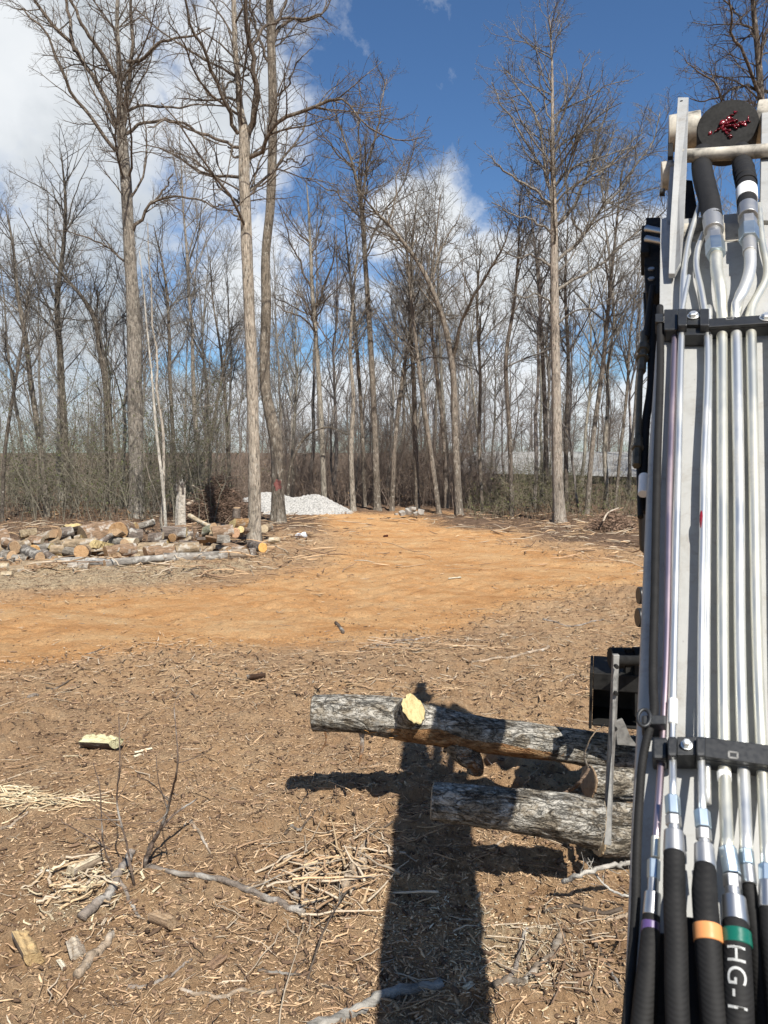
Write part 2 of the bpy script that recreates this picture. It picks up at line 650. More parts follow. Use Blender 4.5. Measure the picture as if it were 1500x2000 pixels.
def ground_masks(x, y):
    P = np.stack([x, y], -1)
    d = np.hypot(x, y)
    wob = (fbm(P * 0.35, 3, 31) - 0.5)
    m = np.where(d < 80, 1, 0)
    cl = np.clip(0.5 - (inside_sdf(P, CLAY) + wob * 0.16 * d) / (0.17 * d), 0, 1) * m
    sw = np.clip(0.5 - (inside_sdf(P, SAW) + wob * 1.6) / 1.8, 0, 1)
    # small sawdust patch by the boom's shadow, and chips near the split wood
    for px, py, rx, ry, a in [(1000, 1860, 0.42, 0.5, 0.62), (820, 1790, 0.35, 0.35, 0.45), (150, 1760, 0.35, 0.4, 0.5), (30, 1565, 0.5, 0.18, 0.8)]:
        c = G(px, py)
        sw = np.maximum(sw, a * np.exp(-(((x - c[0]) / rx) ** 2 + ((y - c[1]) / ry) ** 2)))
    far = np.clip((y + wob * 9 - 23.0) / 4.0, 0, 1)
    lft = np.clip((y + wob * 6 - 17.5) / 2.5, 0, 1) * np.clip((-2.6 - x) / 1.5, 0, 1)
    dk = np.maximum(far, lft)
    rgt = np.clip((y + wob * 5 - 15.0 - np.clip(9 - x, 0, 99) * 1.1) / 2.0, 0, 1) * np.clip((x - 3.4) / 2, 0, 1)
    dk = np.maximum(dk, rgt)
    mot = fbm(P * 0.22 + 7, 3, 77)
    dk = np.maximum(dk, np.clip((mot - 0.55) * 3, 0, 0.32))
    return cl, dk * (1 - 0.6 * sw), sw


def ground_height(x, y, cl=None):
    """the full relief of the soil, clods and ruts included"""
    sh = np.shape(x)
    x, y = np.ravel(np.asarray(x, float)), np.ravel(np.asarray(y, float))
    if cl is None:
        cl = ground_masks(x, y)[0]
    P = np.stack([x, y], -1)
    d = np.hypot(x, y)
    wt = np.clip((d - 1.5) / 1.0, 0, 1) * np.clip((60 - d) / 20, 0, 1)
    rough = (1 - 0.68 * cl) * wt
    n1 = fbm(P * 2.2, 4, 3, 0.55)
    rid = 1 - np.abs(2 * fbm(P * 4.3 + 0.4 * n1[:, None], 3, 41) - 1)
    big = np.clip((fbm(P * 0.9, 2, 61) - 0.56) * 3.5, 0, 1)
    near = np.clip((14 - d) / 6, 0, 1)
    fine_n = 0.55 * (1 - np.abs(2 * fbm(P * 8, 2, 13) - 1)) + 0.45 * fbm(P * 26, 2, 14)
    h = gz(x, y) + rough * (0.10 * (n1 - 0.5) + 0.075 * (rid - 0.75) + 0.13 * big * (rid - 0.3)) + rough * near * 0.055 * (fine_n - 0.62)
    # wheel and track ruts along the clay road
    rut = np.abs(np.sin((x * 0.50 + y * 0.86) * 1.9 + 1.6 * n1)) ** 0.5 - 0.8
    lug = np.sin((x * 0.86 - y * 0.50) * 16) * np.clip(vnoise(P * 0.5, 19) * 3 - 1.4, 0, 1)
    h = h + cl * wt * (0.055 * rut + 0.03 * (n1 - 0.5) + 0.014 * lug)
    return h.reshape(sh)


def build_ground():
    rr = np.concatenate([np.geomspace(0.35, 2.9, 22)[:-1], np.geomspace(2.9, 42, 600)[:-1], np.geomspace(42, 900, 50)])
    fine = np.linspace(-33, 33, 620)
    coarse = np.concatenate([np.linspace(33, 327, 84)[1:-1]])
    az = np.radians(np.concatenate([fine, coarse]))
    nr, na = len(rr), len(az)
    x = rr[:, None] * np.sin(az)[None, :]
    y = rr[:, None] * np.cos(az)[None, :]
    x, y = x.ravel(), y.ravel()
    cl, dk, sw = ground_masks(x, y)
    h = ground_height(x, y, cl)
    V = np.stack([x, y, h], -1)
    idx = np.arange(nr * na).reshape(nr, na)
    nx = np.roll(idx, -1, 1)
    Q = np.stack([idx[:-1], idx[1:], nx[1:], nx[:-1]], -1).reshape(-1, 4)
    Q = Q[:, ::-1]
    # close the hole under the camera
    V = np.vstack([V, [[0, 0, float(gz(0, 0))]]])
    k = np.arange(na)
    T = np.stack([np.full(na, len(V) - 1), (k + 1) % na, k], -1)
    mask = np.stack([np.append(cl, 0), np.append(dk, 0), np.append(sw, 0), np.ones(len(V))], -1)
    me = new_mesh('ground', V, [Q, T], True, {'mask': mask})
    o = link('ground', me, M_GROUND)
    tag(o, kind='structure')


build_ground()


# ------------------------------------------------------------------ shed far behind the trees, gravel heap
def build_shed():
    M_WALL = material('green_sheet_metal', simple((0.035, 0.055, 0.045), 0.5, 0, 0.2, 1.5))
    M_ROOF = material('pale_sheet_roof', simple((0.28, 0.275, 0.255), 0.55, 0, 0.25, 0.8))
    a, b = PX(872, 946, 66), PX(1330, 893, 52)
    a[2] = b[2] = 0
    root = empty('long_shed', (a + b) / 2, 'long low shed with pale metal roof and dark green wall beyond the right hand woods', 'shed')
    r = (b - a) / np.linalg.norm(b - a)
    back = np.array([-r[1], r[0], 0])
    if back[1] < 0:
        back = -back
    c0 = np.array(root.location)
    L = np.linalg.norm(b - a) / 2
    up = np.array([0, 0, 1])
    m = MB()
    m.box(c0 * 0 + back * 5 + up * 0.5 - up * 0.6, (r, back, up), (L, 5, 0.85))
    m.build('wall', M_WALL, root, False)
    m = MB()
    e = np.array([0, 0, 0.66])
    m.prism([-r * (L + .4) - back * .5 + e, -r * (L + .4) + back * 5 + e + up * 1.75, -r * (L + .4) + back * 10.5 + e, -r * (L + .4) + back * 5 + e + up * 1.3], r * (2 * L + .8))
    m.build('roof', M_ROOF, root, False)
    return root


build_shed()


def build_gravel():
    M_GR = material('white_gravel', simple((0.33, 0.32, 0.30), 0.9, 0, 0.45, 14, 1.0))
    # outline of the heap: (photo x, top y)
    prof = [(440, 990), (470, 975), (500, 962), (512, 959), (535, 958), (556, 964), (570, 970), (590, 967), (612, 963), (632, 967), (650, 976), (672, 988), (690, 998), (700, 1004)]
    d = 31.5
    xs = np.array([PX(x, y, d)[0] for x, y in prof])
    base = G(600, 1004)[1]
    zs = np.array([PX(x, y, d)[2] for x, y in prof])
    zb = float(gz(-3.5, d))
    n_u, n_v = 170, 90
    u = np.linspace(xs[0], xs[-1], n_u)
    top = np.interp(u, xs, zs) - zb
    v = np.linspace(-1, 1, n_v)
    X = np.repeat(u[:, None], n_v, 1)
    wd = 0.5 + 1.35 * top
    Y = d + wd[:, None] * v[None, :]
    H = top[:, None] * np.clip(1 - np.abs(v)[None, :] ** 1.25, 0, 1)
    P = np.stack([X, Y, H], -1)
    nz = fbm(P * 7, 3, 5)
    H = H + (nz - 0.5) * 0.13 * np.clip(H * 4, 0, 1) + (vnoise(P * 24, 8) - 0.5) * 0.06 * np.clip(H * 5, 0, 1) - 0.05
    c = np.array([-3.5, d, zb])
    V = np.stack([X, Y, H + zb], -1).reshape(-1, 3) - c
    idx = np.arange(n_u * n_v).reshape(n_u, n_v)
    Q = np.stack([idx[:-1, :-1], idx[1:, :-1], idx[1:, 1:], idx[:-1, 1:]], -1).reshape(-1, 4)
    o = link('gravel_heap', new_mesh('gravel_heap', V, Q, False), M_GR)
    o.location = c
    tag(o, 'long heap of white crushed gravel at the end of the clay road', 'gravel heap')


build_gravel()


# ------------------------------------------------------------------ trees
def grow(rng, P, R, count, lenf, ang, n, wig, up, tmin, rfac, rmin, droop=0.0):
    B, m, _ = P.shape
    L = np.linalg.norm(np.diff(P, axis=1), axis=2).sum(1)
    idx = rng.choice(B, count, p=L / L.sum())
    t = tmin + (1 - tmin) * rng.random(count) ** 0.85
    f = np.minimum(t * (m - 1), m - 1.001)
    i = f.astype(int)
    a = (f - i)[:, None]
    p0 = P[idx, i] * (1 - a) + P[idx, i + 1] * a
    tan = unit(P[idx, i + 1] - P[idx, i])
    r0p = R[idx, i] * (1 - a[:, 0]) + R[idx, i + 1] * a[:, 0]
    rv = rng.normal(size=(count, 3))
    perp = unit(rv - (rv * tan).sum(1, keepdims=True) * tan)
    an = np.radians(rng.uniform(ang[0], ang[1], count))[:, None]
    d = np.cos(an) * tan + np.sin(an) * perp
    d[:, 2] += up
    d = unit(d)
    ln = np.minimum(L[idx], 9) * rng.uniform(lenf[0], lenf[1], count) * (1 - 0.5 * t)
    r0 = np.maximum(np.minimum(r0p * rfac, 0.0115 * ln + 0.0015), rmin)
    r1 = np.maximum(r0 * 0.35, rmin * 0.7)
    Q = np.empty((count, n, 3))
    Q[:, 0] = p0
    for k in range(1, n):
        d = d + rng.normal(size=d.shape) * wig
        d[:, 2] += up * 0.5 - droop
        d = unit(d)
        Q[:, k] = Q[:, k - 1] + d * (ln / (n - 1))[:, None]
    s = np.linspace(0, 1, n)[None, :]
    return Q, r0[:, None] * (1 - s) + r1[:, None] * s


def stack_branches(lst, n=9):
    """list of (P,R) polylines -> equal-length arrays"""
    Ps, Rs = [], []
    for P, R in lst:
        p, r = resample(P, R, n)
        Ps.append(p)
        Rs.append(r)
    return np.array(Ps), np.array(Rs)


M_MARK = material('red_tree_paint', simple((0.17, 0.06, 0.05), 0.8, 0, 0.3, 20))


def trunk_mesh(mb, P, R, rng, flare=1.45, sides=16, n=70, lumps=0.10):
    P, R = resample(P, R, n)
    L = np.concatenate([[0], np.cumsum(np.linalg.norm(np.diff(P, axis=0), axis=1))])
    fl = 1 + (flare - 1) * np.exp(-L / (R[0] * 2.2))
    V, Q = tubes(P[None], (R * fl)[None], sides)
    V = V.reshape(n, sides, 3)
    c = P[:, None, :]
    off = V - c
    a = np.arange(sides) * 2 * math.pi / sides
    lobes = 1 + (fl[:, None] - 1) * 0.55 * np.sin(a[None, :] * 5 + rng.random() * 6)
    nz = fbm(np.stack([np.cos(a)[None, :] * 1.3 + 0 * L[:, None], np.sin(a)[None, :] * 1.3 + 0 * L[:, None], L[:, None] * 1.1 + 0 * a[None, :]], -1) + rng.random() * 50, 3, 3)
    V = c + off * (lobes * (1 + lumps * 2 * (nz - 0.5)))[:, :, None]
    mb.add(V.reshape(-1, 3), Q)
    return P, R


def crown_of(rng, base, cfg, mb):
    """grow twigs from base branches (P,R): cfg = [(count, lenf, ang, n, wig, up, tmin, rfac, rmin, sides)]"""
    P, R = base
    pool = [(P, R)]
    for (count, lenf, ang, n, wig, up, tmin, rfac, rmin, sides) in cfg:
        src = pool[-1]
        Q, r = grow(rng, src[0], src[1], count, lenf, ang, n, wig, up, tmin, rfac, rmin)
        V, F = tubes(Q, r, sides)
        mb.add(V, F)
        pool.append((Q, r))


def hero_tree(name, label, trunk, d, limbs, color, seed, cfg, cat='tree', twigcol=None, group=None, flare=1.4, lean=0.0, auto=0, tmin=0.45, lumps=0.1, marks=(), wf=0.76):
    """trunk and limbs traced as photo pixels (x, y, width) at distance d; limbs run out towards or away from the camera as well"""
    rng = np.random.default_rng(seed)
    base = G(trunk[0][0], trunk[0][1]) if d is None else PX(trunk[0][0], trunk[0][1], d)
    if d is None:
        d = base[1]
    base[2] = float(gz(base[0], base[1]))
    root = empty(name, base, label, cat, group)

    def world(pts, slope, off=0.0):
        acc = 0
        out, rad = [], []
        for k, (x, y, w) in enumerate(pts):
            if k:
                acc += math.hypot(x - pts[k - 1][0], y - pts[k - 1][1]) * d / 1500
            dd = d + off + slope * acc
            out.append(PX(x, y, dd) - base)
            rad.append(w * 0.5 * dd / 1500)
        return np.array(out), np.array(rad)
    TP, TR = world(trunk, lean)
    TP[0] = (TP[0][0], TP[0][1], -0.08)
    TR = TR * wf
    mb = MB()
    P, R = trunk_mesh(mb, TP, TR, rng, flare, lumps=lumps)
    mb.build('trunk', M_BARK, root, color=color)
    for mx, my, mw, mh, _c in marks:
        # sprayed mark following the round of the trunk
        c = PX(mx, my, d) - base
        zz = c[2]
        k = int(np.argmin(np.abs(P[:, 2] - zz)))
        r = R[k] * 1.10
        hw, hh = mw * .5 * d / 1500, mh * .5 * d / 1500
        n_a = 22
        vv, tt = [], []
        for q in range(4):
            for j in range(n_a):
                an = 2 * math.pi * j / n_a
                f = q / 3 * (0.55 + 0.45 * abs(math.sin(an * 2.5)) + 0.2 * rng.random() * (q == 3))
                px_ = float(np.clip(c[0] + math.cos(an) * f * hw - P[k, 0], -r * .95, r * .95))
                vv.append((P[k, 0] + px_, P[k, 1] - math.sqrt(r * r - px_ * px_), zz + math.sin(an) * f * hh))
        for q in range(3):
            for j in range(n_a):
                tt.append((q * n_a + j, q * n_a + (j + 1) % n_a, (q + 1) * n_a + (j + 1) % n_a, (q + 1) * n_a + j))
        link('paint_mark', new_mesh('paint_mark', vv, np.array(tt)), M_MARK, root)
    mb = MB()
    br = [(P[int(len(P) * tmin):], R[int(len(P) * tmin):])]
    for L in limbs:
        yy = TP[:, 2]
        # depth of the trunk at the limb's root
        y0 = L[0][1]
        ty = [q[1] for q in trunk][::-1]
        accs = np.concatenate([[0], np.cumsum([math.hypot(trunk[k + 1][0] - trunk[k][0], trunk[k + 1][1] - trunk[k][1]) * d / 1500 for k in range(len(trunk) - 1)])])[::-1]
        off = lean * float(np.interp(y0, ty, accs))
        lp, lr = world(L, rng.uniform(-0.55, 0.55), off)
        lp, lr = resample(lp, lr * 0.82, 14)
        lp[1:] += rng.normal(size=lp[1:].shape) * 0.035
        br.append((lp, lr))
    BP, BR = stack_branches(br, 16)
    if len(br) > 1:
        V, F = tubes(BP[1:], BR[1:], 7)
        mb.add(V, F)
    if auto:
        Q, r = grow(rng, BP[:1], BR[:1], auto, (0.30, 0.55), (30, 60), 10, 0.10, 0.10, 0.05, 0.5, 0.012)
        V, F = tubes(Q, r, 6)
        mb.add(V, F)
        q2, r2 = [], []
        for k in range(len(Q)):
            a_, b_ = resample(Q[k], r[k], 16)
            q2.append(a_)
            r2.append(b_)
        BP = np.concatenate([BP, np.array(q2)])
        BR = np.concatenate([BR, np.array(r2)])
    crown_of(rng, (BP, BR), cfg, mb)
    mb.build('crown', M_BARK, root, color=twigcol or tuple(0.8 * c for c in color))
    return root


def cfg_tree(a, b, c, rm=0.0035):
    rm *= 0.85
    a, b, c = int(a * 1.1), int(b * 1.15), int(c * 1.3)
    return [(a, (0.22, 0.5), (28, 65), 8, 0.16, 0.05, 0.08, 0.55, rm * 2, 5),
            (b, (0.28, 0.6), (25, 65), 6, 0.20, 0.04, 0.12, 0.6, rm * 1.3, 4),
            (c, (0.30, 0.75), (25, 65), 5, 0.24, 0.03, 0.12, 0.65, rm, 3)]


PALE = (0.40, 0.355, 0.30)
GREY = (0.25, 0.225, 0.195)
DARK = (0.155, 0.130, 0.110)
TWG = (0.22, 0.190, 0.160)

hero_tree('oak_tree', 'tallest stout oak at left, grey brown trunk rising behind the firewood pile', 
          [(268, 1014, 38), (266, 900, 36), (263, 760, 37), (262, 640, 36), (257, 550, 31), (251, 450, 28), (245, 340, 27), (238, 262, 25), (234, 200, 15), (233, 130, 12), (229, 60, 10), (231, -60, 8), (228, -180, 4)], None,
          [[(232, 255, 13), (212, 205, 11), (190, 160, 11), (160, 120, 10), (145, 85, 9), (112, 55, 8), (70, 5, 7), (35, -50, 4)],
           [(233, 300, 9), (190, 245, 8), (160, 208, 8), (130, 160, 7), (110, 115, 6), (85, 60, 5), (45, 20, 3)],
           [(226, 150, 11), (205, 115, 10), (188, 90, 9), (165, 55, 8), (145, 20, 7), (125, -30, 5)],
           [(145, 100, 8), (138, 60, 8), (132, 10, 7), (130, -50, 5)],
           [(241, 250, 11), (247, 200, 10), (253, 140, 9), (260, 85, 8), (257, 30, 7), (262, -60, 4)],
           [(248, 120, 9), (275, 118, 8), (292, 98, 7), (318, 78, 6), (360, 72, 5), (410, 52, 3)],
           [(246, 218, 7), (275, 208, 6), (320, 212, 5), (370, 208, 4), (440, 205, 2)],
           [(247, 262, 8), (275, 245, 7), (325, 236, 6), (362, 245, 5), (400, 268, 4), (445, 284, 2)],
           [(258, 455, 10), (275, 420, 7), (300, 395, 6), (345, 383, 5), (395, 395, 4), (455, 418, 2)],
           [(292, 398, 5), (312, 382, 5), (330, 355, 4), (335, 340, 3)],
           [(262, 520, 6), (230, 500, 5), (190, 470, 4), (150, 455, 3), (110, 452, 2)]],
          (0.275, 0.248, 0.215), 11, cfg_tree(150, 900, 2600), twigcol=(0.16, 0.13, 0.105), flare=1.25)

hero_tree('maple_tree', 'pale barked forked tree in the centre with an orange cut log at its foot',
          [(497, 1062, 31), (497, 960, 29), (494, 800, 27), (490, 690, 26), (485, 560, 25), (480, 430, 25), (477, 340, 26), (477, 300, 26), (477, 262, 24), (469, 215, 15), (465, 160, 13), (460, 100, 12), (457, 20, 11), (455, -90, 8), (450, -200, 4)], None,
          [[(482, 262, 16), (495, 225, 14), (503, 190, 13), (497, 140, 12), (488, 95, 11), (482, 40, 10), (484, -60, 7), (490, -160, 4)],
           [(486, 308, 11), (508, 300, 10), (524, 285, 10), (526, 258, 9), (545, 236, 9), (590, 222, 8), (620, 204, 8), (662, 188, 7), (668, 190, 5), (712, 240, 4), (770, 272, 3), (830, 268, 2)],
           [(468, 288, 8), (440, 276, 7), (405, 264, 7), (370, 244, 6), (330, 236, 5), (290, 250, 3)],
           [(466, 262, 10), (448, 225, 9), (428, 175, 8), (415, 140, 8), (392, 85, 7), (370, 35, 6), (352, -30, 5), (340, -90, 3)],
           [(470, 310, 5), (458, 300, 5), (448, 285, 4)],
           [(490, 100, 8), (515, 55, 7), (545, 38, 6), (580, 35, 5), (620, 30, 4), (645, 5, 2)],
           [(474, 430, 6), (455, 415, 4), (420, 400, 3), (395, 395, 2)],
           [(434, 185, 6), (440, 170, 5), (470, 150, 4), (500, 140, 2)],
           [(490, 380, 5), (520, 350, 4), (555, 330, 3), (600, 325, 2)]],
          (0.41, 0.36, 0.30), 12, cfg_tree(120, 620, 1900), twigcol=(0.17, 0.14, 0.115), flare=1.35, lumps=0.14, wf=0.83)

hero_tree('hickory_tree', 'dark rough barked tree bent low in its trunk, with a red paint mark',
          [(543, 1022, 29), (542, 930, 27), (540, 870, 28), (530, 820, 26), (519, 765, 23), (517, 700, 23), (520, 600, 22), (519, 500, 19), (528, 400, 19), (532, 300, 19), (533, 200, 19), (530, 100, 18), (527, 20, 16), (525, -100, 12), (522, -220, 6)], None,
          [[(532, 100, 9), (545, 60, 8), (560, 38, 7), (600, 38, 6), (635, 22, 4), (650, -10, 2)],
           [(538, 190, 5), (560, 165, 4), (580, 120, 3), (610, 90, 2)],
           [(524, 120, 7), (505, 70, 6), (490, 20, 5), (480, -50, 4)],
           [(535, 60, 8), (560, 0, 6), (590, -60, 4)],
           [(538, 330, 5), (560, 310, 4), (585, 318, 3), (610, 300, 2)]],
          (0.215, 0.185, 0.150), 13, cfg_tree(70, 350, 1100), twigcol=(0.14, 0.115, 0.095), flare=1.3, tmin=0.72, wf=0.9, marks=[(544, 946, 15, 22, 'red')])

hero_tree('birch_sapling', 'slim white twin stemmed birch sapling leaning out of the firewood pile',
          [(326, 1068, 9), (318, 950, 8), (306, 850, 7), (296, 730, 5), (287, 640, 4), (280, 560, 3), (272, 490, 2)], None,
          [[(322, 1060, 8), (319, 900, 7), (314, 800, 6), (305, 690, 5), (297, 600, 4), (292, 520, 3), (285, 440, 2)],
           [(318, 1035, 2.5), (300, 950, 2), (285, 900, 1.6), (268, 850, 1.3), (235, 825, 1)],
           [(306, 850, 1.6), (280, 815, 1.2), (245, 800, 1), (215, 790, .8)],
           [(312, 800, 1.6), (345, 790, 1.2), (380, 795, 1), (420, 790, .8)]],
          (0.55, 0.52, 0.46), 14, [(16, (0.05, 0.16), (28, 60), 7, 0.12, 0.1, 0.25, 0.5, 0.004, 4), (40, (0.3, 0.7), (25, 60), 5, 0.2, 0.05, 0.1, 0.6, 0.003, 3)], cat='sapling', twigcol=(0.38, 0.34, 0.29), flare=1.15)

hero_tree('poplar_tree', 'tall straight pale trunked tree at right with a wide crown against the blue sky',
          [(1093, 1020, 31), (1089, 920, 27), (1087, 800, 25), (1085, 700, 23), (1083, 560, 21), (1082, 440, 18), (1080, 330, 12), (1079, 220, 8), (1078, 130, 6), (1075, 60, 4), (1073, 30, 2)], None,
          [[(1078, 398, 7), (1050, 378, 6), (1012, 352, 5), (975, 326, 4), (950, 300, 2)],
           [(1075, 372, 7), (1063, 320, 6), (1056, 270, 6), (1044, 220, 5), (1015, 172, 3), (985, 130, 2)],
           [(1070, 345, 5), (1040, 300, 5), (1005, 245, 4), (970, 185, 3), (960, 160, 2)],
           [(1086, 440, 9), (1115, 412, 8), (1142, 352, 7), (1158, 300, 6), (1175, 245, 4), (1190, 200, 2)],
           [(1140, 360, 6), (1180, 328, 5), (1215, 298, 4), (1255, 255, 2)],
           [(1086, 512, 8), (1130, 470, 7), (1178, 402, 6), (1225, 350, 5), (1275, 270, 3), (1290, 220, 2)],
           [(1178, 402, 5), (1176, 350, 4), (1185, 300, 3), (1205, 250, 2)],
           [(1088, 566, 8), (1140, 538, 6), (1200, 495, 5), (1255, 445, 4), (1310, 400, 2)],
           [(1084, 265, 5), (1108, 205, 4), (1130, 165, 3), (1150, 100, 2)],
           [(1080, 250, 4), (1062, 190, 3), (1050, 120, 2)],
           [(1076, 455, 6), (1040, 430, 4), (1000, 420, 3), (960, 395, 2)],
           [(1076, 520, 6), (1045, 500, 5), (1010, 505, 4), (975, 480, 2)],
           [(1080, 600, 6), (1050, 575, 4), (1015, 580, 3), (985, 560, 2)],
           [(1138, 460, 5), (1120, 425, 5), (1105, 370, 3), (1110, 320, 2)],
           [(1086, 640, 5), (1120, 610, 4), (1165, 600, 3), (1210, 570, 2)]],
          (0.385, 0.335, 0.285), 15, cfg_tree(260, 1700, 4600, 0.0042), twigcol=(0.245, 0.222, 0.195), flare=1.3)

hero_tree('leaning_tree', 'tree whose trunk bends sharply to the left at the far end of the road',
          [(897, 1008, 20), (889, 850, 18), (883, 710, 16), (870, 640, 14), (846, 570, 12), (815, 510, 11), (785, 470, 9), (757, 436, 8), (735, 415, 6), (700, 370, 3)], None,
          [[(884, 700, 10), (898, 640, 8), (925, 580, 7), (950, 540, 6), (985, 470, 4), (1000, 430, 2)],
           [(757, 436, 5), (770, 400, 4), (775, 350, 3), (790, 300, 2)],
           [(846, 570, 6), (850, 520, 5), (870, 470, 4), (900, 420, 2)],
           [(785, 470, 5), (760, 460, 4), (730, 445, 3), (690, 440, 2)]],
          (0.24, 0.205, 0.17), 16, cfg_tree(80, 420, 1300, 0.005), twigcol=(0.19, 0.16, 0.13), tmin=0.5)
hero_tree('forked_tree', 'tall slim tree just right of the gravel heap with a narrow forked crown',
          [(737, 998, 18), (733, 860, 16), (724, 680, 14), (714, 520, 12), (706, 410, 11), (700, 370, 8), (685, 310, 6), (665, 250, 4), (645, 190, 2)], None,
          [[(706, 405, 7), (718, 330, 6), (733, 260, 5), (748, 190, 3), (755, 150, 2)],
           [(700, 370, 5), (705, 300, 4), (700, 230, 3), (705, 170, 2)],
           [(712, 500, 5), (740, 430, 4), (790, 350, 3), (815, 270, 2)],
           [(708, 430, 5), (670, 390, 4), (640, 370, 3), (600, 350, 2)],
           [(690, 330, 4), (650, 290, 3), (615, 235, 2)]],
          (0.20, 0.172, 0.142), 17, cfg_tree(110, 620, 1900, 0.005), twigcol=(0.17, 0.14, 0.115), tmin=0.55)
hero_tree('forked_tree', 'spotted pale grey tree standing directly behind the gravel heap',
          [(634, 975, 15), (627, 820, 13), (617, 660, 11), (610, 570, 10), (606, 480, 7), (602, 400, 4), (598, 350, 2)], 33,
          [[(613, 620, 7), (632, 560, 5), (648, 520, 4), (655, 450, 2)],
           [(606, 560, 5), (580, 500, 4), (560, 450, 3), (548, 400, 2)],
           [(616, 650, 5), (590, 620, 4), (560, 610, 3), (535, 590, 2)],
           [(608, 500, 4), (625, 440, 3), (635, 400, 2)]],
          (0.32, 0.29, 0.245), 18, cfg_tree(80, 420, 1300, 0.005), twigcol=(0.20, 0.165, 0.135))

# other traced trees of the wood's edge: label, trunk, distance, colour, number of automatic limbs
EDGE = [
    ('grey tree leaning slightly left, between the stone rubble and the bent trunk', [(858, 1004, 13), (838, 860, 12), (822, 750, 10), (806, 610, 8), (795, 500, 6), (790, 400, 2)], None, (0.24, 0.205, 0.17), 16),
    ('slim tree rising from behind the little heap of stone rubble', [(815, 990, 13), (812, 880, 12), (808, 740, 11), (800, 600, 9), (805, 480, 6), (815, 380, 2)], 33, (0.19, 0.16, 0.13), 14),
    ('thin straight tree close behind the bent trunk', [(872, 992, 11), (866, 850, 10), (850, 700, 9), (838, 600, 7), (850, 480, 5), (860, 380, 2)], 33.5, (0.23, 0.19, 0.155), 14),
    ('tree with a long leaning trunk just right of the tall pale poplar', [(1146, 1004, 13), (1158, 860, 12), (1178, 710, 11), (1190, 580, 9), (1203, 450, 6), (1215, 330, 2)], 30, (0.25, 0.215, 0.18), 16),
    ('dark slender tree halfway between the bent trunk and the tall pale poplar', [(1000, 1010, 12), (996, 860, 11), (990, 680, 10), (1003, 600, 8), (1012, 500, 6), (1015, 380, 2)], 29, (0.15, 0.125, 0.105), 16),
    ('whitish knotted tree at the right foot of the gravel heap', [(690, 994, 15), (686, 880, 12), (690, 780, 10), (684, 680, 8), (690, 580, 6), (700, 480, 2)], 32, (0.35, 0.31, 0.26), 12),
    ('curving tree between the slim forked tree and the stone rubble', [(765, 1000, 13), (772, 860, 11), (786, 740, 10), (800, 650, 8), (805, 560, 6), (800, 460, 2)], 32, (0.20, 0.17, 0.14), 14),
    ('thin tree in the right hand wood just past the bent trunk', [(942, 1002, 9), (936, 860, 9), (938, 740, 8), (932, 600, 6), (940, 470, 2)], 33, (0.22, 0.185, 0.15), 14),
    ('straight dark tree close on the left of the tall pale poplar', [(1068, 1000, 12), (1066, 850, 12), (1060, 700, 10), (1052, 560, 8), (1040, 440, 5), (1030, 360, 2)], 33, (0.165, 0.138, 0.115), 14),
    ('dark trunk overlapping the right side of the tall pale poplar', [(1106, 1000, 11), (1106, 850, 11), (1110, 700, 9), (1104, 560, 7), (1110, 420, 2)], 31, (0.15, 0.125, 0.105), 14),
    ('thick dark tree third from the left edge, overgrown with vines at its foot', [(134, 985, 20), (126, 850, 18), (118, 700, 15), (112, 580, 13), (122, 500, 10), (128, 400, 7), (120, 300, 3)], 30, (0.125, 0.108, 0.088), 18),
    ('crooked dark tree in the left wood, splitting into two stems', [(215, 985, 22), (213, 860, 20), (207, 750, 18), (196, 680, 16), (184, 620, 13), (160, 580, 9), (130, 545, 7), (95, 500, 5), (70, 460, 2)], 29, (0.125, 0.108, 0.09), 10),
    ('leaning grey tree second from the left edge of the picture', [(92, 985, 15), (80, 880, 14), (62, 760, 13), (48, 650, 12), (34, 570, 9), (25, 480, 6), (10, 400, 2)], 28, (0.20, 0.175, 0.145), 16),
    ('slender tree at the very left edge of the picture', [(2, 990, 9), (10, 880, 9), (24, 780, 8), (40, 690, 6), (52, 600, 4), (60, 520, 2)], 26, (0.14, 0.12, 0.10), 12),
    ('slim dark tree standing between the stout oak and the brush heap', [(345, 990, 10), (338, 850, 10), (332, 740, 9), (330, 640, 8), (322, 540, 6), (300, 440, 2)], 32, (0.17, 0.145, 0.12), 14),
    ('dark tree with a slanting stem behind the brush heap', [(378, 960, 9), (395, 900, 9), (415, 840, 8), (425, 780, 7), (440, 700, 5), (455, 620, 2)], 33, (0.14, 0.12, 0.10), 10),
    ('thin upright tree behind the brush heap, next to the pale forked trunk', [(450, 975, 8), (446, 880, 8), (440, 780, 7), (430, 680, 6), (415, 580, 4), (410, 500, 2)], 36, (0.17, 0.145, 0.12), 12),
    ('low tree arching right behind the trunk with the red paint mark', [(560, 960, 9), (575, 890, 8), (600, 850, 6), (640, 835, 4), (680, 850, 2)], 32, (0.13, 0.11, 0.09), 10),
    ('narrow tree between the gravel heap and the slim forked tree', [(712, 992, 11), (708, 860, 10), (700, 720, 9), (690, 600, 7), (680, 500, 5), (672, 420, 2)], 34, (0.19, 0.16, 0.13), 14),
    ('leaning tree near the right hand brush heap', [(1200, 1000, 8), (1212, 880, 8), (1225, 760, 7), (1232, 640, 5), (1250, 520, 2)], 32, (0.20, 0.17, 0.14), 14),
]
for k, (lab, tr, d, colr, na) in enumerate(EDGE):
    hero_tree('bare_tree', lab, tr, d, [], colr, 100 + k, cfg_tree(55, 330, 1150, 0.0042), twigcol=tuple(0.62 * c + 0.085 for c in colr), auto=na, tmin=0.42, flare=1.3)

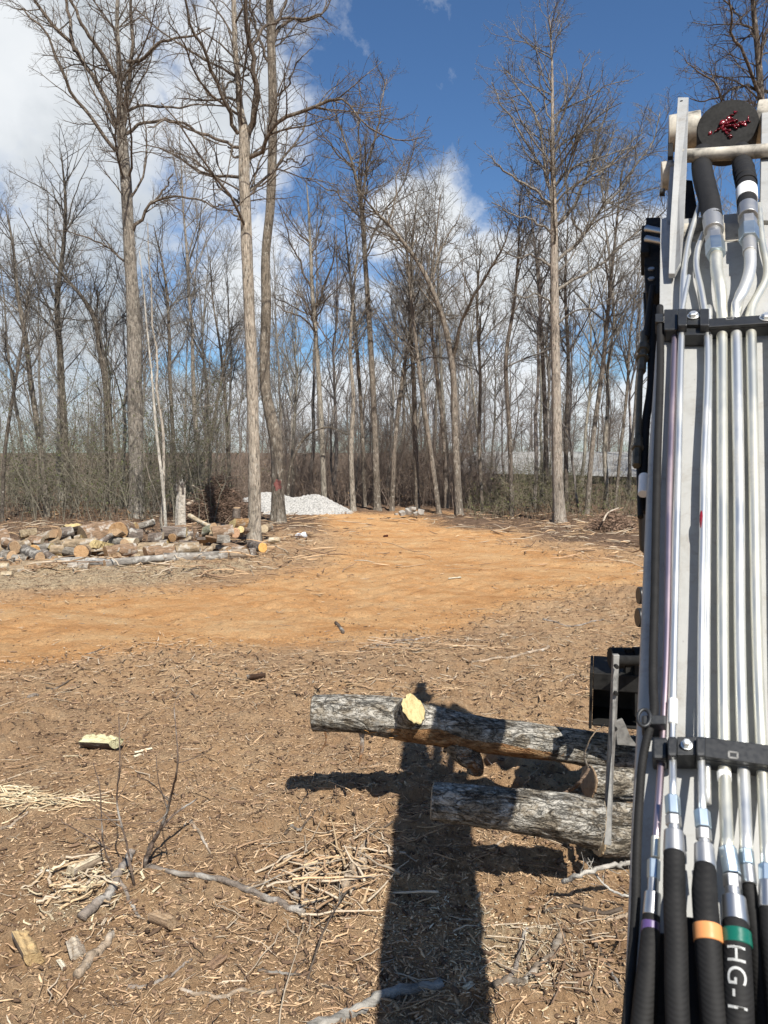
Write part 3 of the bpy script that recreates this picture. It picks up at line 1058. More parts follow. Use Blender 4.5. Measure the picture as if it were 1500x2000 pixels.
# tall tree at the right, whose upper branches show above the boom
hero_tree('oak_tree', 'big bare tree behind the boom, its high branches showing in the top right corner',
          [(1530, 1040, 30), (1520, 800, 28), (1505, 500, 24), (1490, 250, 20), (1480, 100, 14), (1470, 0, 10), (1465, -120, 5)], 24,
          [[(1490, 200, 9), (1455, 120, 7), (1430, 60, 6), (1425, 0, 4), (1420, -60, 2)],
           [(1500, 180, 8), (1440, 170, 5), (1400, 190, 4), (1350, 195, 2)],
           [(1482, 120, 8), (1500, 60, 7), (1530, 0, 5)],
           [(1495, 300, 8), (1440, 250, 5), (1380, 150, 4), (1340, 120, 2)],
           [(1480, 80, 6), (1450, 40, 5), (1400, -10, 3)]],
          (0.14, 0.115, 0.095), 60, cfg_tree(110, 600, 1700, 0.004), twigcol=(0.13, 0.105, 0.09), tmin=0.6)


# ---- kinds of slim wood tree, copied through the wood behind
def generic_tree(seed, h, r, lo, nl, counts, sway, spread):
    rng = np.random.default_rng(seed)
    n = 14
    z = np.linspace(0, h, n)
    a = rng.normal(size=(n, 2)).cumsum(0) * sway * h / n
    a -= a[:1]
    P = np.stack([a[:, 0], a[:, 1], z], -1)
    R = r * (1 - 0.93 * (z / h) ** 1.1)
    mb = MB()
    P[0, 2] = -0.1
    TP, TR = trunk_mesh(mb, P, R, rng, 1.3, 8, 30)
    tm = mb.mesh('trunk')
    mb = MB()
    i0 = int(len(TP) * lo)
    BP, BR = stack_branches([(TP[i0:], TR[i0:])], 16)
    Q, rr_ = grow(rng, BP, BR, nl, (0.35 * spread, 0.65 * spread), (22, 52), 9, 0.10, 0.12, 0.0, 0.55, 0.012)
    V, F = tubes(Q, rr_, 5)
    mb.add(V, F)
    BP2, BR2 = stack_branches(list(zip(Q, rr_)), 16)
    BP, BR = np.concatenate([BP, BP2]), np.concatenate([BR, BR2])
    a_, b_, c_ = counts
    crown_of(rng, (BP, BR), [(a_, (0.3, 0.6), (25, 60), 6, 0.16, 0.06, 0.1, 0.6, 0.008, 4),
                             (b_, (0.3, 0.65), (25, 60), 5, 0.2, 0.04, 0.1, 0.65, 0.005, 3),
                             (c_, (0.3, 0.75), (25, 60), 4, 0.22, 0.03, 0.1, 0.65, 0.0036, 3)], mb)
    cm = mb.mesh('crown')
    return tm, cm


PROTO = [generic_tree(200 + k, h, r, lo, nl, tuple(int(q * .62) for q in cnt), sw, sp) for k, (h, r, lo, nl, cnt, sw, sp) in enumerate([
    (15, .115, .38, 16, (70, 380, 1300), .05, 1.0), (13, .09, .30, 18, (70, 400, 1300), .08, 1.0), (16, .125, .45, 16, (80, 420, 1400), .05, .9),
    (11, .07, .25, 16, (60, 320, 1000), .10, 1.1), (14, .10, .35, 20, (80, 420, 1400), .09, 1.1), (9, .055, .2, 14, (50, 280, 900), .12, 1.2)])]
for tm, cm in PROTO:
    tm.materials.append(M_BARK)
    cm.materials.append(M_TWIG)


def plant_wood():
    rng = np.random.default_rng(77)
    first = {}
    placed = []
    zones = [(-34, -13, 31, 62, 34, 'slender bare tree standing in the thicket of the left hand wood', 'bare trees of the left hand wood'),
             (-13, -0.5, 37, 62, 18, 'slender bare tree in the wood behind the brush heap and the white gravel', 'bare trees behind the gravel heap'),
             (-0.5, 9, 37, 62, 19, 'slender bare tree in the wood past the end of the clay road', 'bare trees past the end of the road'),
             (9, 33, 30, 60, 32, 'slender bare tree in the right hand wood in front of the long shed', 'bare trees of the right hand wood')]
    for az0, az1, d0, d1, cnt, lab, grp in zones:
        made = 0
        tries = 0
        while made < cnt and tries < 4000:
            tries += 1
            az = math.radians(rng.uniform(az0, az1))
            d = d0 + (d1 - d0) * rng.random() ** 1.2
            x, y = d * math.tan(az), d
            if any((x - a) ** 2 + (y - b) ** 2 < 1.3 for a, b in placed):
                continue
            if az0 >= 9 and 48 < y < 66 and x > 6 and rng.random() < 0.6:
                continue
            placed.append((x, y))
            tm, cm = PROTO[int(rng.integers(len(PROTO)))]
            col = np.array([0.27, 0.243, 0.215]) * rng.uniform(0.65, 1.35) * np.array([1, rng.uniform(.97, 1.03), rng.uniform(.93, 1.05)])
            root = empty('bare_tree', (x, y, float(gz(x, y))), lab, 'tree', grp)
            s = rng.uniform(0.75, 1.15)
            root.scale = (s * rng.uniform(.9, 1.1), s * rng.uniform(.9, 1.1), s)
            root.rotation_euler = (rng.normal() * 0.035, rng.normal() * 0.035, rng.uniform(0, 6.28))
            t = link('trunk', tm, None, root, col)
            c = link('crown', cm, None, root, col * 0.85 + 0.008)
            made += 1


plant_wood()


def far_woods():
    """the distant wood that reads as one grey-brown mass"""
    rng = np.random.default_rng(5)
    protos = []
    for k in range(4):
        r2 = np.random.default_rng(300 + k)
        h = r2.uniform(10, 14)
        P = np.zeros((1, 9, 3))
        P[0, :, 2] = np.linspace(0, h, 9)
        P[0, :, :2] = r2.normal(size=(9, 2)).cumsum(0) * 0.12
        R = (0.11 * (1 - 0.9 * np.linspace(0, 1, 9)))[None]
        mb = MB()
        mb.add(*tubes(P, R, 5))
        Q, r = grow(r2, P, R, 22, (0.2, 0.45), (25, 60), 6, 0.12, 0.1, 0.12, 0.5, 0.012)
        mb.add(*tubes(Q, r, 3))
        Q, r = grow(r2, Q, r, 130, (0.3, 0.7), (25, 60), 4, 0.2, 0.05, 0.1, 0.6, 0.012)
        mb.add(*tubes(Q, r, 3))
        Q, r = grow(r2, Q, r, 420, (0.35, 0.8), (25, 60), 3, 0.2, 0.05, 0.1, 0.6, 0.009)
        mb.add(*tubes(Q, r, 3))
        protos.append((np.vstack(mb.V), np.vstack(mb.Q)))
    big = MB()
    for k in range(170):
        az = math.radians(rng.uniform(-38, 36))
        d = rng.uniform(64, 115)
        x, y = d * math.tan(az), d
        V, Q = protos[k % 4]
        a = rng.uniform(0, 6.28)
        s = rng.uniform(0.75, 1.2)
        M = np.array([[math.cos(a), -math.sin(a), 0], [math.sin(a), math.cos(a), 0], [0, 0, 1]]) * s
        big.add(V @ M.T + np.array([x, y, float(gz(x, y))]), Q)
    o = big.build('far_woods', M_TWIG, color=(0.185, 0.155, 0.130))
    tag(o, 'distant bare wood seen as one brown mass between the nearer trunks', 'woods', kind='stuff')


far_woods()


def thicket(name, label, region, count, hrange, color, seed, leaves=0, leafcol=(0.09, 0.11, 0.035), sub=8):
    """understorey of thin stems: region = (az0, az1, d0, d1) degrees and metres"""
    rng = np.random.default_rng(seed)
    az = np.radians(rng.uniform(region[0], region[1], count))
    d = rng.uniform(region[2], region[3], count)
    x, y = d * np.tan(az), d
    if name == 'leaf_litter_scrub':
        ok = (ground_masks(x, y)[0] < 0.05) & ((az < -0.30) | (az > 0.06) | (d > 34))
        x, y, d, az = x[ok], y[ok], d[ok], az[ok]
        count = len(x)
    z = gz(x, y)
    clump = np.clip(fbm(np.stack([x, y], -1) * 0.35, 2, seed) * 1.7 - 0.2, 0.35, 1.1)
    h = rng.uniform(hrange[0], hrange[1], count) * clump
    n = 7
    P = np.empty((count, n, 3))
    P[:, 0] = np.stack([x, y, z - 0.05], -1)
    dr = unit(np.concatenate([rng.normal(size=(count, 2)) * 0.22, np.ones((count, 1))], 1))
    for k in range(1, n):
        dr = unit(dr + rng.normal(size=dr.shape) * 0.13)
        P[:, k] = P[:, k - 1] + dr * (h / (n - 1))[:, None]
    r = rng.uniform(0.006, 0.016, count)[:, None] * (1 - 0.75 * np.linspace(0, 1, n))[None]
    mb = MB()
    mb.add(*tubes(P, r, 4))
    Q, q = grow(rng, P, r, count * sub, (0.25, 0.6), (25, 75), 5, 0.25, 0.03, 0.1, 0.7, 0.0045)
    mb.add(*tubes(Q, q, 3))
    tint = [np.tile(np.array([*color, 1]), (mb.n, 1)) * np.repeat(rng.uniform(0.6, 1.5, (mb.n // 4 + 1, 1)), 4, 0)[:mb.n]]
    if leaves:
        src = rng.integers(0, len(Q), leaves)
        kk = rng.integers(0, 5, leaves)
        c = Q[src, kk] + rng.normal(size=(leaves, 3)) * 0.05
        a = unit(rng.normal(size=(leaves, 3)))
        b = unit(np.cross(a, rng.normal(size=(leaves, 3))))
        s = rng.uniform(0.018, 0.045, leaves)[:, None]
        up = np.cross(a, b) * s * 0.3
        V = np.stack([c - a * s, c - b * s * 0.5 + up, c + a * s, c + b * s * 0.5 + up], 1).reshape(-1, 3)
        k = np.arange(leaves)[:, None] * 4
        T = np.concatenate([k + np.array([[0, 1, 2]]), k + np.array([[0, 2, 3]])])
        mb.add(V, None, T)
        tint.append(np.repeat(np.concatenate([np.array(leafcol) * rng.uniform(0.6, 1.6, (leaves, 1)), np.ones((leaves, 1))], 1), 4, 0))
    me = mb.mesh(name, True)
    ca = me.color_attributes.new('tint', 'FLOAT_COLOR', 'POINT')
    ca.data.foreach_set('color', np.vstack(tint).astype(np.float32).ravel())
    o = link(name, me, M_VCOL)
    tag(o, label, 'thicket', kind='stuff')


thicket('thicket', 'green tinged thicket of thin stems and vines under the left hand trees', (-36, -12.5, 25.5, 42), 1250, (1.6, 5.8), (0.19, 0.172, 0.13), 21, 30000, (0.085, 0.095, 0.038), 6)
thicket('thicket', 'brown brushwood between the trunks behind the gravel heap', (-12.5, 8, 33.5, 50), 1700, (1.4, 5.0), (0.225, 0.175, 0.138), 22, 4000, (0.15, 0.10, 0.05))
thicket('thicket', 'greenish thin stemmed thicket in front of the long shed', (6, 34, 28, 44), 1500, (0.9, 2.5), (0.19, 0.165, 0.115), 23, 16000, (0.095, 0.105, 0.040))
thicket('thicket', 'tall brown brush of saplings seen far back between the trunks', (-36, 34, 46, 66), 1500, (1.6, 5.5), (0.21, 0.17, 0.135), 25, 0, sub=6)
thicket('thicket', 'farthest grey brush closing the view at the foot of the distant wood', (-38, 36, 66, 112), 2600, (4.0, 11.0), (0.22, 0.19, 0.155), 26, 0, sub=5)
thicket('leaf_litter_scrub', 'low dead weeds and twigs along the edge of the wood', (-34, 34, 24.5, 31), 1500, (0.15, 0.7), (0.20, 0.14, 0.10), 24, 4000, (0.18, 0.11, 0.06), 5)

# ------------------------------------------------------------------ logs
def frame_x(p0, p1, roll=0.0):
    x = Vector(p1) - Vector(p0)
    x.normalize()
    z = Vector((0, 0, 1)) if abs(x.z) < 0.9 else Vector((0, 1, 0))
    y = z.cross(x).normalized()
    z = x.cross(y)
    M = Matrix((x, y, z)).transposed()
    return M @ Matrix.Rotation(roll, 3, 'X')


def round_log(name, label, cat, p0, p1, r0, r1, bark, cut, seed, group=None, bend=0.0, sides=18, n=16, lump=0.2, tilt=0.3, M=None, deco=None):
    rng = np.random.default_rng(seed)
    p0, p1 = np.asarray(p0, float), np.asarray(p1, float)
    mid = (p0 + p1) / 2
    L = np.linalg.norm(p1 - p0)
    s = np.linspace(-0.5, 0.5, n)
    P = np.stack([s * L, bend * L * (0.25 - s * s) * math.cos(seed), bend * L * (0.25 - s * s) * math.sin(seed)], -1)
    a = np.arange(sides) * 2 * math.pi / sides
    R = r0 + (r1 - r0) * (s + 0.5)
    C = np.stack([0 * a, np.cos(a), np.sin(a)], -1)
    q = np.stack([np.repeat((s * L)[:, None], sides, 1) * 2.5, np.cos(a)[None] * 1.2 + 0 * s[:, None], np.sin(a)[None] * 1.2 + 0 * s[:, None]], -1) + seed * 3.7
    rad = R[:, None] * (1 + lump * 2 * (fbm(q, 3, seed) - 0.5)) + R[:, None] * 0.06 * (fbm(q * 5, 2, seed + 1) - 0.5)
    V = P[:, None, :] + rad[:, :, None] * C[None]
    t0, t1 = rng.uniform(-tilt, tilt, 2), rng.uniform(-tilt, tilt, 2)
    V[0, :, 0] += (V[0, :, 1] * t0[0] + V[0, :, 2] * t0[1])
    V[-1, :, 0] += (V[-1, :, 1] * t1[0] + V[-1, :, 2] * t1[1])
    idx = np.arange(n * sides).reshape(n, sides)
    nx = np.roll(idx, -1, 1)
    Q = np.stack([idx[:-1], nx[:-1], nx[1:], idx[1:]], -1).reshape(-1, 4)
    o = link(name, new_mesh(name, V.reshape(-1, 3), Q), M_LOG, None, bark)
    Mx = (M or frame_x(p0, p1, rng.uniform(0, 6))).to_4x4()
    Mx.translation = Vector(mid)
    o.matrix_world = Mx
    tag(o, label, cat, group)
    for e, sg in ((0, -1), (-1, 1)):
        ring = V[e]
        c = ring.mean(0)
        rings = [ring, c + (ring - c) * 0.92 + np.array([sg * 0.004, 0, 0]), c + (ring - c) * 0.5 + np.array([sg * 0.006, 0, 0])]
        vv = np.vstack(rings + [c[None] + np.array([[sg * 0.005, 0, 0]])])
        vv[sides:2 * sides, 0] += rng.normal(size=sides) * 0.003
        k = np.arange(sides)
        k2 = (k + 1) % sides
        qq = np.vstack([np.stack([k, k2, k2 + sides, k + sides], -1), np.stack([k + sides, k2 + sides, k2 + 2 * sides, k + 2 * sides], -1)])
        tt = np.stack([k + 2 * sides, k2 + 2 * sides, np.full(sides, 3 * sides)], -1)
        if sg < 0:
            qq, tt = qq[:, ::-1], tt[:, ::-1]
        link('cut_face', new_mesh('cut_face', vv, [qq, tt], False), M_CUT, o, cut)
    return o


def split_log(name, label, cat, p0, p1, r, bark, wood, seed, group=None, arc=1.0, roll=0.0):
    """a wedge of split wood: bark outside, two pale split faces"""
    rng = np.random.default_rng(seed)
    p0, p1 = np.asarray(p0, float), np.asarray(p1, float)
    mid = (p0 + p1) / 2
    L = np.linalg.norm(p1 - p0)
    n, m = 14, 9
    s = np.linspace(-0.5, 0.5, n)
    a = np.linspace(-arc, arc, m)
    q = np.stack([np.repeat((s * L)[:, None], m, 1) * 2.5, np.cos(a)[None] + 0 * s[:, None], np.sin(a)[None] + 0 * s[:, None]], -1) + seed
    rad = r * (1 + 0.22 * (fbm(q, 3, seed) - 0.5))
    B = np.stack([np.repeat((s * L)[:, None], m, 1), rad * np.sin(a)[None], rad * np.cos(a)[None] - r * 0.45], -1)
    B[0, :, 0] += B[0, :, 1] * rng.uniform(-.2, .2)
    B[-1, :, 0] += B[-1, :, 1] * rng.uniform(-.2, .2)
    idx = np.arange(n * m).reshape(n, m)
    Q = np.stack([idx[:-1, :-1], idx[1:, :-1], idx[1:, 1:], idx[:-1, 1:]], -1).reshape(-1, 4)
    o = link(name, new_mesh(name, B.reshape(-1, 3), Q), M_LOG, None, bark)
    Mx = frame_x(p0, p1, roll).to_4x4()
    Mx.translation = Vector(mid)
    o.matrix_world = Mx
    tag(o, label, cat, group)
    ap = np.stack([s * L, rng.normal(size=n) * r * 0.07, np.full(n, -r * 0.45) + rng.normal(size=n) * r * 0.07], -1)
    mb = MB()
    for side in (0, m - 1):
        k = 4
        rows = [B[:, side] * (1 - f) + ap * f + (rng.normal(size=(n, 3)) * r * 0.05 if 0 < f < 1 else 0) for f in np.linspace(0, 1, k)]
        vv = np.stack(rows, 1)
        ii = np.arange(n * k).reshape(n, k)
        mb.add(vv.reshape(-1, 3), np.stack([ii[:-1, :-1], ii[:-1, 1:], ii[1:, 1:], ii[1:, :-1]], -1).reshape(-1, 4))
    for e in (0, n - 1):
        vv = np.vstack([B[e], ap[e][None]])
        k = np.arange(m - 1)
        mb.add(vv, None, np.stack([k, k + 1, np.full(m - 1, m)], -1))
    mb.build('split_face', M_SPLIT, o, False, color=wood)
    return o


Y_WOOD = (0.52, 0.41, 0.20)
O_WOOD = (0.40, 0.245, 0.12)
B_WOOD = (0.37, 0.25, 0.145)
P_WOOD = (0.44, 0.355, 0.235)
R_BARK = (0.235, 0.155, 0.098)
G_BARK = (0.20, 0.176, 0.145)
D_BARK = (0.15, 0.12, 0.098)
T_BARK = (0.285, 0.215, 0.14)


def gd(yb):
    return float(G(750, yb)[1])


def pile_log(x0, y0, x1, y1, w, yb, label, kind='round', bark=G_BARK, cut=B_WOOD, turn=0.0, arc=1.0, roll=0.0, seed=0, cat='log'):
    d = gd(yb)
    p0, p1 = PX(x0, y0, d - turn), PX(x1, y1, d + turn)
    r = w * 0.5 * d / 1500
    for p in (p0, p1):
        p[2] = max(p[2], float(gz(p[0], p[1])) + r * 0.85)
    if kind == 'round':
        return round_log('cut_log', label, cat, p0, p1, r * 1.22, r * 1.15, bark, cut, 500 + seed, bend=0.05)
    return split_log('split_log', label, cat, p0, p1, r * 1.22, bark, cut, 500 + seed, arc=arc, roll=roll)


PILE = [
    (-6, 1050, 14, 1044, 30, 1088, 'orange faced split block at the left edge of the picture', 'split', R_BARK, O_WOOD, 0.1, 1.2, 0.8),
    (26, 1068, 106, 1043, 26, 1086, 'long reddish split log lying along the top of the heap at left', 'split', T_BARK, B_WOOD, -0.3, 1.1, 0.4),
    (96, 1060, 138, 1049, 20, 1088, 'short tan split log ending below the yellow topped chunk', 'split', T_BARK, Y_WOOD, 0.1, 1.2, 1.0),
    (124, 1036, 152, 1030, 30, 1082, 'yellow topped chunk perched on the heap left of the biggest log', 'split', D_BARK, Y_WOOD, 0.2, 1.3, 3.0),
    (157, 1043, 222, 1030, 46, 1080, 'biggest log of the heap, a fat split trunk with its sawn end to the left', 'split', R_BARK, T_BARK, 0.25, 1.5, 0.15),
    (231, 1037, 248, 1034, 30, 1080, 'round log showing its orange brown sawn end right of the biggest log', 'round', R_BARK, O_WOOD, 0.5, 1, 0),
    (243, 1045, 276, 1047, 24, 1082, 'dark barked log lying right of the round orange brown end', 'round', D_BARK, B_WOOD, 0.1, 1, 0),
    (243, 1027, 264, 1027, 12, 1070, 'small tan log on the very top behind the dark barked log', 'round', T_BARK, Y_WOOD, 0, 1, 0),
    (251, 1033, 258, 1031, 9, 1074, 'little yellow ended stick of wood on top of the dark barked log', 'round', T_BARK, Y_WOOD, 0.2, 1, 0),
    (268, 1030, 300, 1020, 12, 1068, 'thin grey log slanting up towards the birch sapling', 'round', G_BARK, B_WOOD, 0.2, 1, 0),
    (126, 1064, 188, 1060, 17, 1092, 'pale ended log in the middle of the heap below the biggest log', 'round', T_BARK, Y_WOOD, 0.1, 1, 0),
    (174, 1075, 224, 1040, 9, 1096, 'dark pole leaning across the heap in front of the biggest log', 'round', D_BARK, B_WOOD, 0.3, 1, 0),
    (212, 1056, 266, 1057, 21, 1090, 'cream coloured block with flaking bark in the middle of the heap', 'split', P_WOOD, P_WOOD, 0, 1.5, 0.2),
    (206, 1079, 264, 1072, 21, 1098, 'smooth brown log with its round end to the left below the cream block', 'round', R_BARK, B_WOOD, 0.25, 1, 0),
    (105, 1080, 156, 1077, 14, 1098, 'grey weathered log lying left of the orange disc end', 'round', G_BARK, B_WOOD, 0.05, 1, 0),
    (158, 1078, 172, 1075, 22, 1100, 'short log whose orange brown round end faces the road', 'round', R_BARK, O_WOOD, 0.45, 1, 0),
    (172, 1077, 205, 1077, 14, 1098, 'orange split piece between the round end and the smooth brown log', 'split', O_WOOD, O_WOOD, 0, 1.2, 0.6),
    (26, 1066, 78, 1089, 18, 1100, 'dark grey log pointing down towards the road at the left of the heap', 'round', (0.13, 0.115, 0.10), B_WOOD, -0.5, 1, 0),
    (68, 1074, 104, 1070, 17, 1096, 'log with a small bright orange sawn end at the left of the heap', 'round', G_BARK, (0.60, 0.36, 0.15), 0.3, 1, 0),
    (84, 1080, 107, 1096, 14, 1103, 'short dark log end tucked under the orange ended log', 'round', D_BARK, B_WOOD, -0.3, 1, 0),
    (24, 1090, 53, 1093, 13, 1104, 'small log with a pale grey top near the left edge of the heap', 'round', G_BARK, B_WOOD, 0, 1, 0),
    (44, 1104, 100, 1100, 15, 1112, 'thick tan bark piece at the front left of the heap', 'split', T_BARK, B_WOOD, 0, 1.4, 0.1),
    (85, 1108, 112, 1104, 11, 1114, 'short tan stick of wood in the front row left of the grey log', 'round', T_BARK, B_WOOD, 0.1, 1, 0),
    (108, 1104, 166, 1097, 15, 1110, 'long grey log in the front row, left of centre', 'round', (0.26, 0.24, 0.21), B_WOOD, 0.1, 1, 0),
    (134, 1112, 173, 1109, 14, 1118, 'short grey log lying foremost on the sawdust', 'round', (0.30, 0.26, 0.21), B_WOOD, 0, 1, 0),
    (166, 1096, 208, 1102, 14, 1110, 'speckled grey log in the front row just right of the long grey log', 'round', (0.24, 0.23, 0.215), B_WOOD, 0, 1, 0),
    (-8, 1106, 16, 1104, 14, 1114, 'greenish white block at the left picture edge', 'split', P_WOOD, (0.60, 0.56, 0.42), 0, 1.4, 0.2),
    (16, 1116, 44, 1110, 17, 1122, 'pale split block in front at the left, beside the greenish white block', 'split', T_BARK, P_WOOD, 0.1, 1.4, 0.5),
    (4, 1123, 24, 1121, 10, 1128, 'small pale offcut lying in front of the heap at the left', 'split', P_WOOD, P_WOOD, 0, 1.3, 0.4),
    (204, 1103, 320, 1090, 13, 1108, 'slim grey log of the front row under the birch sapling', 'round', (0.22, 0.20, 0.175), B_WOOD, 0.3, 1, 0),
    (318, 1094, 442, 1084, 17, 1098, 'longest straight grey log edging the front of the heap', 'round', (0.235, 0.21, 0.18), B_WOOD, 0.25, 1, 0),
    (442, 1084, 483, 1082, 18, 1094, 'brown log continuing the line of the longest grey log', 'round', (0.26, 0.205, 0.15), B_WOOD, 0.1, 1, 0),
    (484, 1081, 498, 1079, 17, 1093, 'dark stub at the right end of the front row of logs', 'round', D_BARK, B_WOOD, 0.05, 1, 0),
    (272, 1068, 322, 1066, 24, 1088, 'wide brown half round log left of the birch sapling', 'split', T_BARK, B_WOOD, 0, 1.5, 0.1),
    (284, 1079, 316, 1075, 19, 1096, 'short brown log in front of the wide half round log', 'round', R_BARK, B_WOOD, 0.1, 1, 0),
    (329, 1041, 360, 1036, 20, 1074, 'reddish log with a round end right beside the birch sapling', 'round', R_BARK, O_WOOD, 0.3, 1, 0),
    (336, 1050, 350, 1046, 14, 1078, 'small round log end below the reddish log', 'round', R_BARK, O_WOOD, 0.3, 1, 0),
    (352, 1062, 372, 1050, 11, 1084, 'pale stick of split wood standing aslant right of the birch sapling', 'split', T_BARK, P_WOOD, 0, 1.2, 0.3),
    (382, 1052, 384, 1030, 22, 1074, 'upright brown chunk in the middle of the right hand heap', 'split', R_BARK, R_BARK, 0.02, 1.5, 1.2),
    (370, 1007, 414, 1030, 8, 1068, 'pale pole with a yellow sawn end poking out of the heap', 'round', P_WOOD, Y_WOOD, -0.5, 1, 0),
    (390, 1043, 417, 1030, 15, 1072, 'green grey log lying right of the upright brown chunk', 'round', (0.19, 0.19, 0.13), B_WOOD, -0.1, 1, 0),
    (430, 1055, 431, 1032, 21, 1074, 'upright grey barked chunk beside the little pale log end', 'round', (0.22, 0.215, 0.18), B_WOOD, 0.03, 1, 0),
    (414, 1043, 424, 1041, 9, 1073, 'little pale log end low in the right hand heap', 'round', D_BARK, P_WOOD, 0.4, 1, 0),
    (452, 1025, 476, 1024, 31, 1070, 'big chunk with a bright yellow and orange split face left of the pale forked tree', 'split', O_WOOD, Y_WOOD, 0.15, 1.3, 2.6),
    (458, 1041, 470, 1040, 17, 1072, 'log with a pinkish orange round end under the bright yellow chunk', 'round', D_BARK, (0.58, 0.36, 0.22), 0.45, 1, 0),
    (470, 1034, 482, 1036, 11, 1072, 'small log with a pale yellow end close to the pale forked tree', 'round', R_BARK, Y_WOOD, 0.35, 1, 0),
    (462, 1012, 463, 992, 13, 1066, 'dark upright stub behind the bright yellow chunk', 'round', D_BARK, B_WOOD, 0, 1, 0),
    (348, 1076, 388, 1071, 13, 1090, 'tan log behind the longest grey log, nearest the birch sapling', 'round', T_BARK, B_WOOD, 0.1, 1, 0),
    (382, 1070, 416, 1071, 12, 1088, 'cream split log behind the middle of the longest grey log', 'split', T_BARK, P_WOOD, 0, 1.3, 0.4),
    (416, 1066, 446, 1072, 14, 1086, 'tan split log pointing down to the right behind the longest grey log', 'split', T_BARK, B_WOOD, -0.2, 1.3, 0.2),
    (440, 1062, 476, 1073, 15, 1084, 'brown split log sloping down to the foot of the pale forked tree', 'split', R_BARK, B_WOOD, -0.2, 1.3, 0.3),
    (490, 1064, 513, 1070, 17, 1090, 'log with a glowing orange sawn end at the foot of the pale forked tree', 'round', D_BARK, (0.62, 0.34, 0.10), -0.35, 1, 0),
    (525, 1055, 546, 1054, 9, 1068, 'small pale offcut right of the pale forked tree', 'round', P_WOOD, P_WOOD, 0, 1, 0),
    (516, 1033, 526, 1030, 13, 1052, 'small log with a pale round end between the two big central trunks', 'round', T_BARK, P_WOOD, 0.3, 1, 0),
]
for k, row in enumerate(PILE):
    x0, y0, x1, y1, w, yb, lab, kind, bark, cut, turn, arc, roll = row
    pile_log(x0, y0, x1, y1, w, yb, lab, kind, bark, cut, turn, arc, roll, k)

# weathered pieces filling the inside of the heap
rng = np.random.default_rng(9)
for k in range(80):
    x = rng.uniform(-20, 470)
    yb = rng.uniform(1072, 1098) if x > 250 else rng.uniform(1082, 1104)
    d = gd(yb)
    c = PX(x, yb, d)
    w = rng.uniform(0.08, 0.16)
    c[2] = float(gz(c[0], c[1])) + w * rng.choice([0.8, 0.8, 2.2, 3.4]) * (1 if yb < 1096 else 0.6)
    L = rng.uniform(0.25, 0.6)
    an = rng.normal() * 0.5
    dv = np.array([math.cos(an), math.sin(an), rng.normal() * 0.12]) * L / 2
    col = [G_BARK, R_BARK, T_BARK, D_BARK][int(rng.integers(4))]
    if rng.random() < 0.4:
        round_log('cut_log', 'small weathered round log half buried low inside the firewood heap', 'log', c - dv, c + dv, w, w * 0.95, col, B_WOOD if rng.random() < .8 else T_BARK, 700 + k, 'small round logs inside the firewood heap', 0.05, 14, 10)
    else:
        split_log('split_log', 'small wedge of split wood half buried low inside the firewood heap', 'log', c - dv, c + dv, w * 1.2, col, [B_WOOD, Y_WOOD, P_WOOD][int(rng.integers(3))], 700 + k, 'split wedges inside the firewood heap', 1.1, rng.uniform(-1, 1))


# ------------------------------------------------------------------ snag, brush heaps, rubble, crushed bucket
def build_snag():
    rng = np.random.default_rng(3)
    d = 22.0
    pts = [(352, 1032, 22), (352, 1000, 19), (353, 970, 16), (355, 950, 13)]
    b = PX(*pts[0][:2], d)
    b[2] = float(gz(b[0], b[1]))
    root = empty('broken_snag', b, 'broken pale splintered stump standing behind the birch sapling', 'tree stump')
    mb = MB()
    P = np.array([PX(x, y, d) - b for x, y, w in pts])
    P[0, 2] = -0.05
    R = np.array([w * .5 * d / 1500 for x, y, w in pts])
    P, R = resample(P, R, 22)
    V, Q = tubes(P[None], R[None], 14)
    V = V.reshape(22, 14, 3)
    V[-1, :, 2] += rng.uniform(-0.25, 0.22, 14)
    V[-2, :, 2] += rng.uniform(-0.1, 0.08, 14)
    V += (rng.normal(size=(1, 14, 3)) * 0.02)
    mb.add(V.reshape(-1, 3), Q)
    mb.build('trunk', M_LOG, root, False, color=(0.46, 0.41, 0.34))
    mb = MB()
    for k in range(9):
        c = P[-3] + rng.normal(size=3) * np.array([.06, .06, .05])
        mb.tube([c, c + np.array([rng.normal() * .05, rng.normal() * .05, rng.uniform(.2, .5)])], [0.035, 0.004], 4, n=4)
    mb.build('splinters', M_LOG, root, False, color=(0.12, 0.10, 0.085))


build_snag()


def stick_batch(rng, c0, c1, n, r, wig, npt=6):
    """many sticks from c0 to c1 arrays"""
    s = np.linspace(0, 1, npt)[None, :, None]
    P = c0[:, None] * (1 - s) + c1[:, None] * s
    P[:, 1:-1] += rng.normal(size=P[:, 1:-1].shape) * wig
    R = r[:, None] * (1 - 0.6 * np.linspace(0, 1, npt)[None])
    return P, R


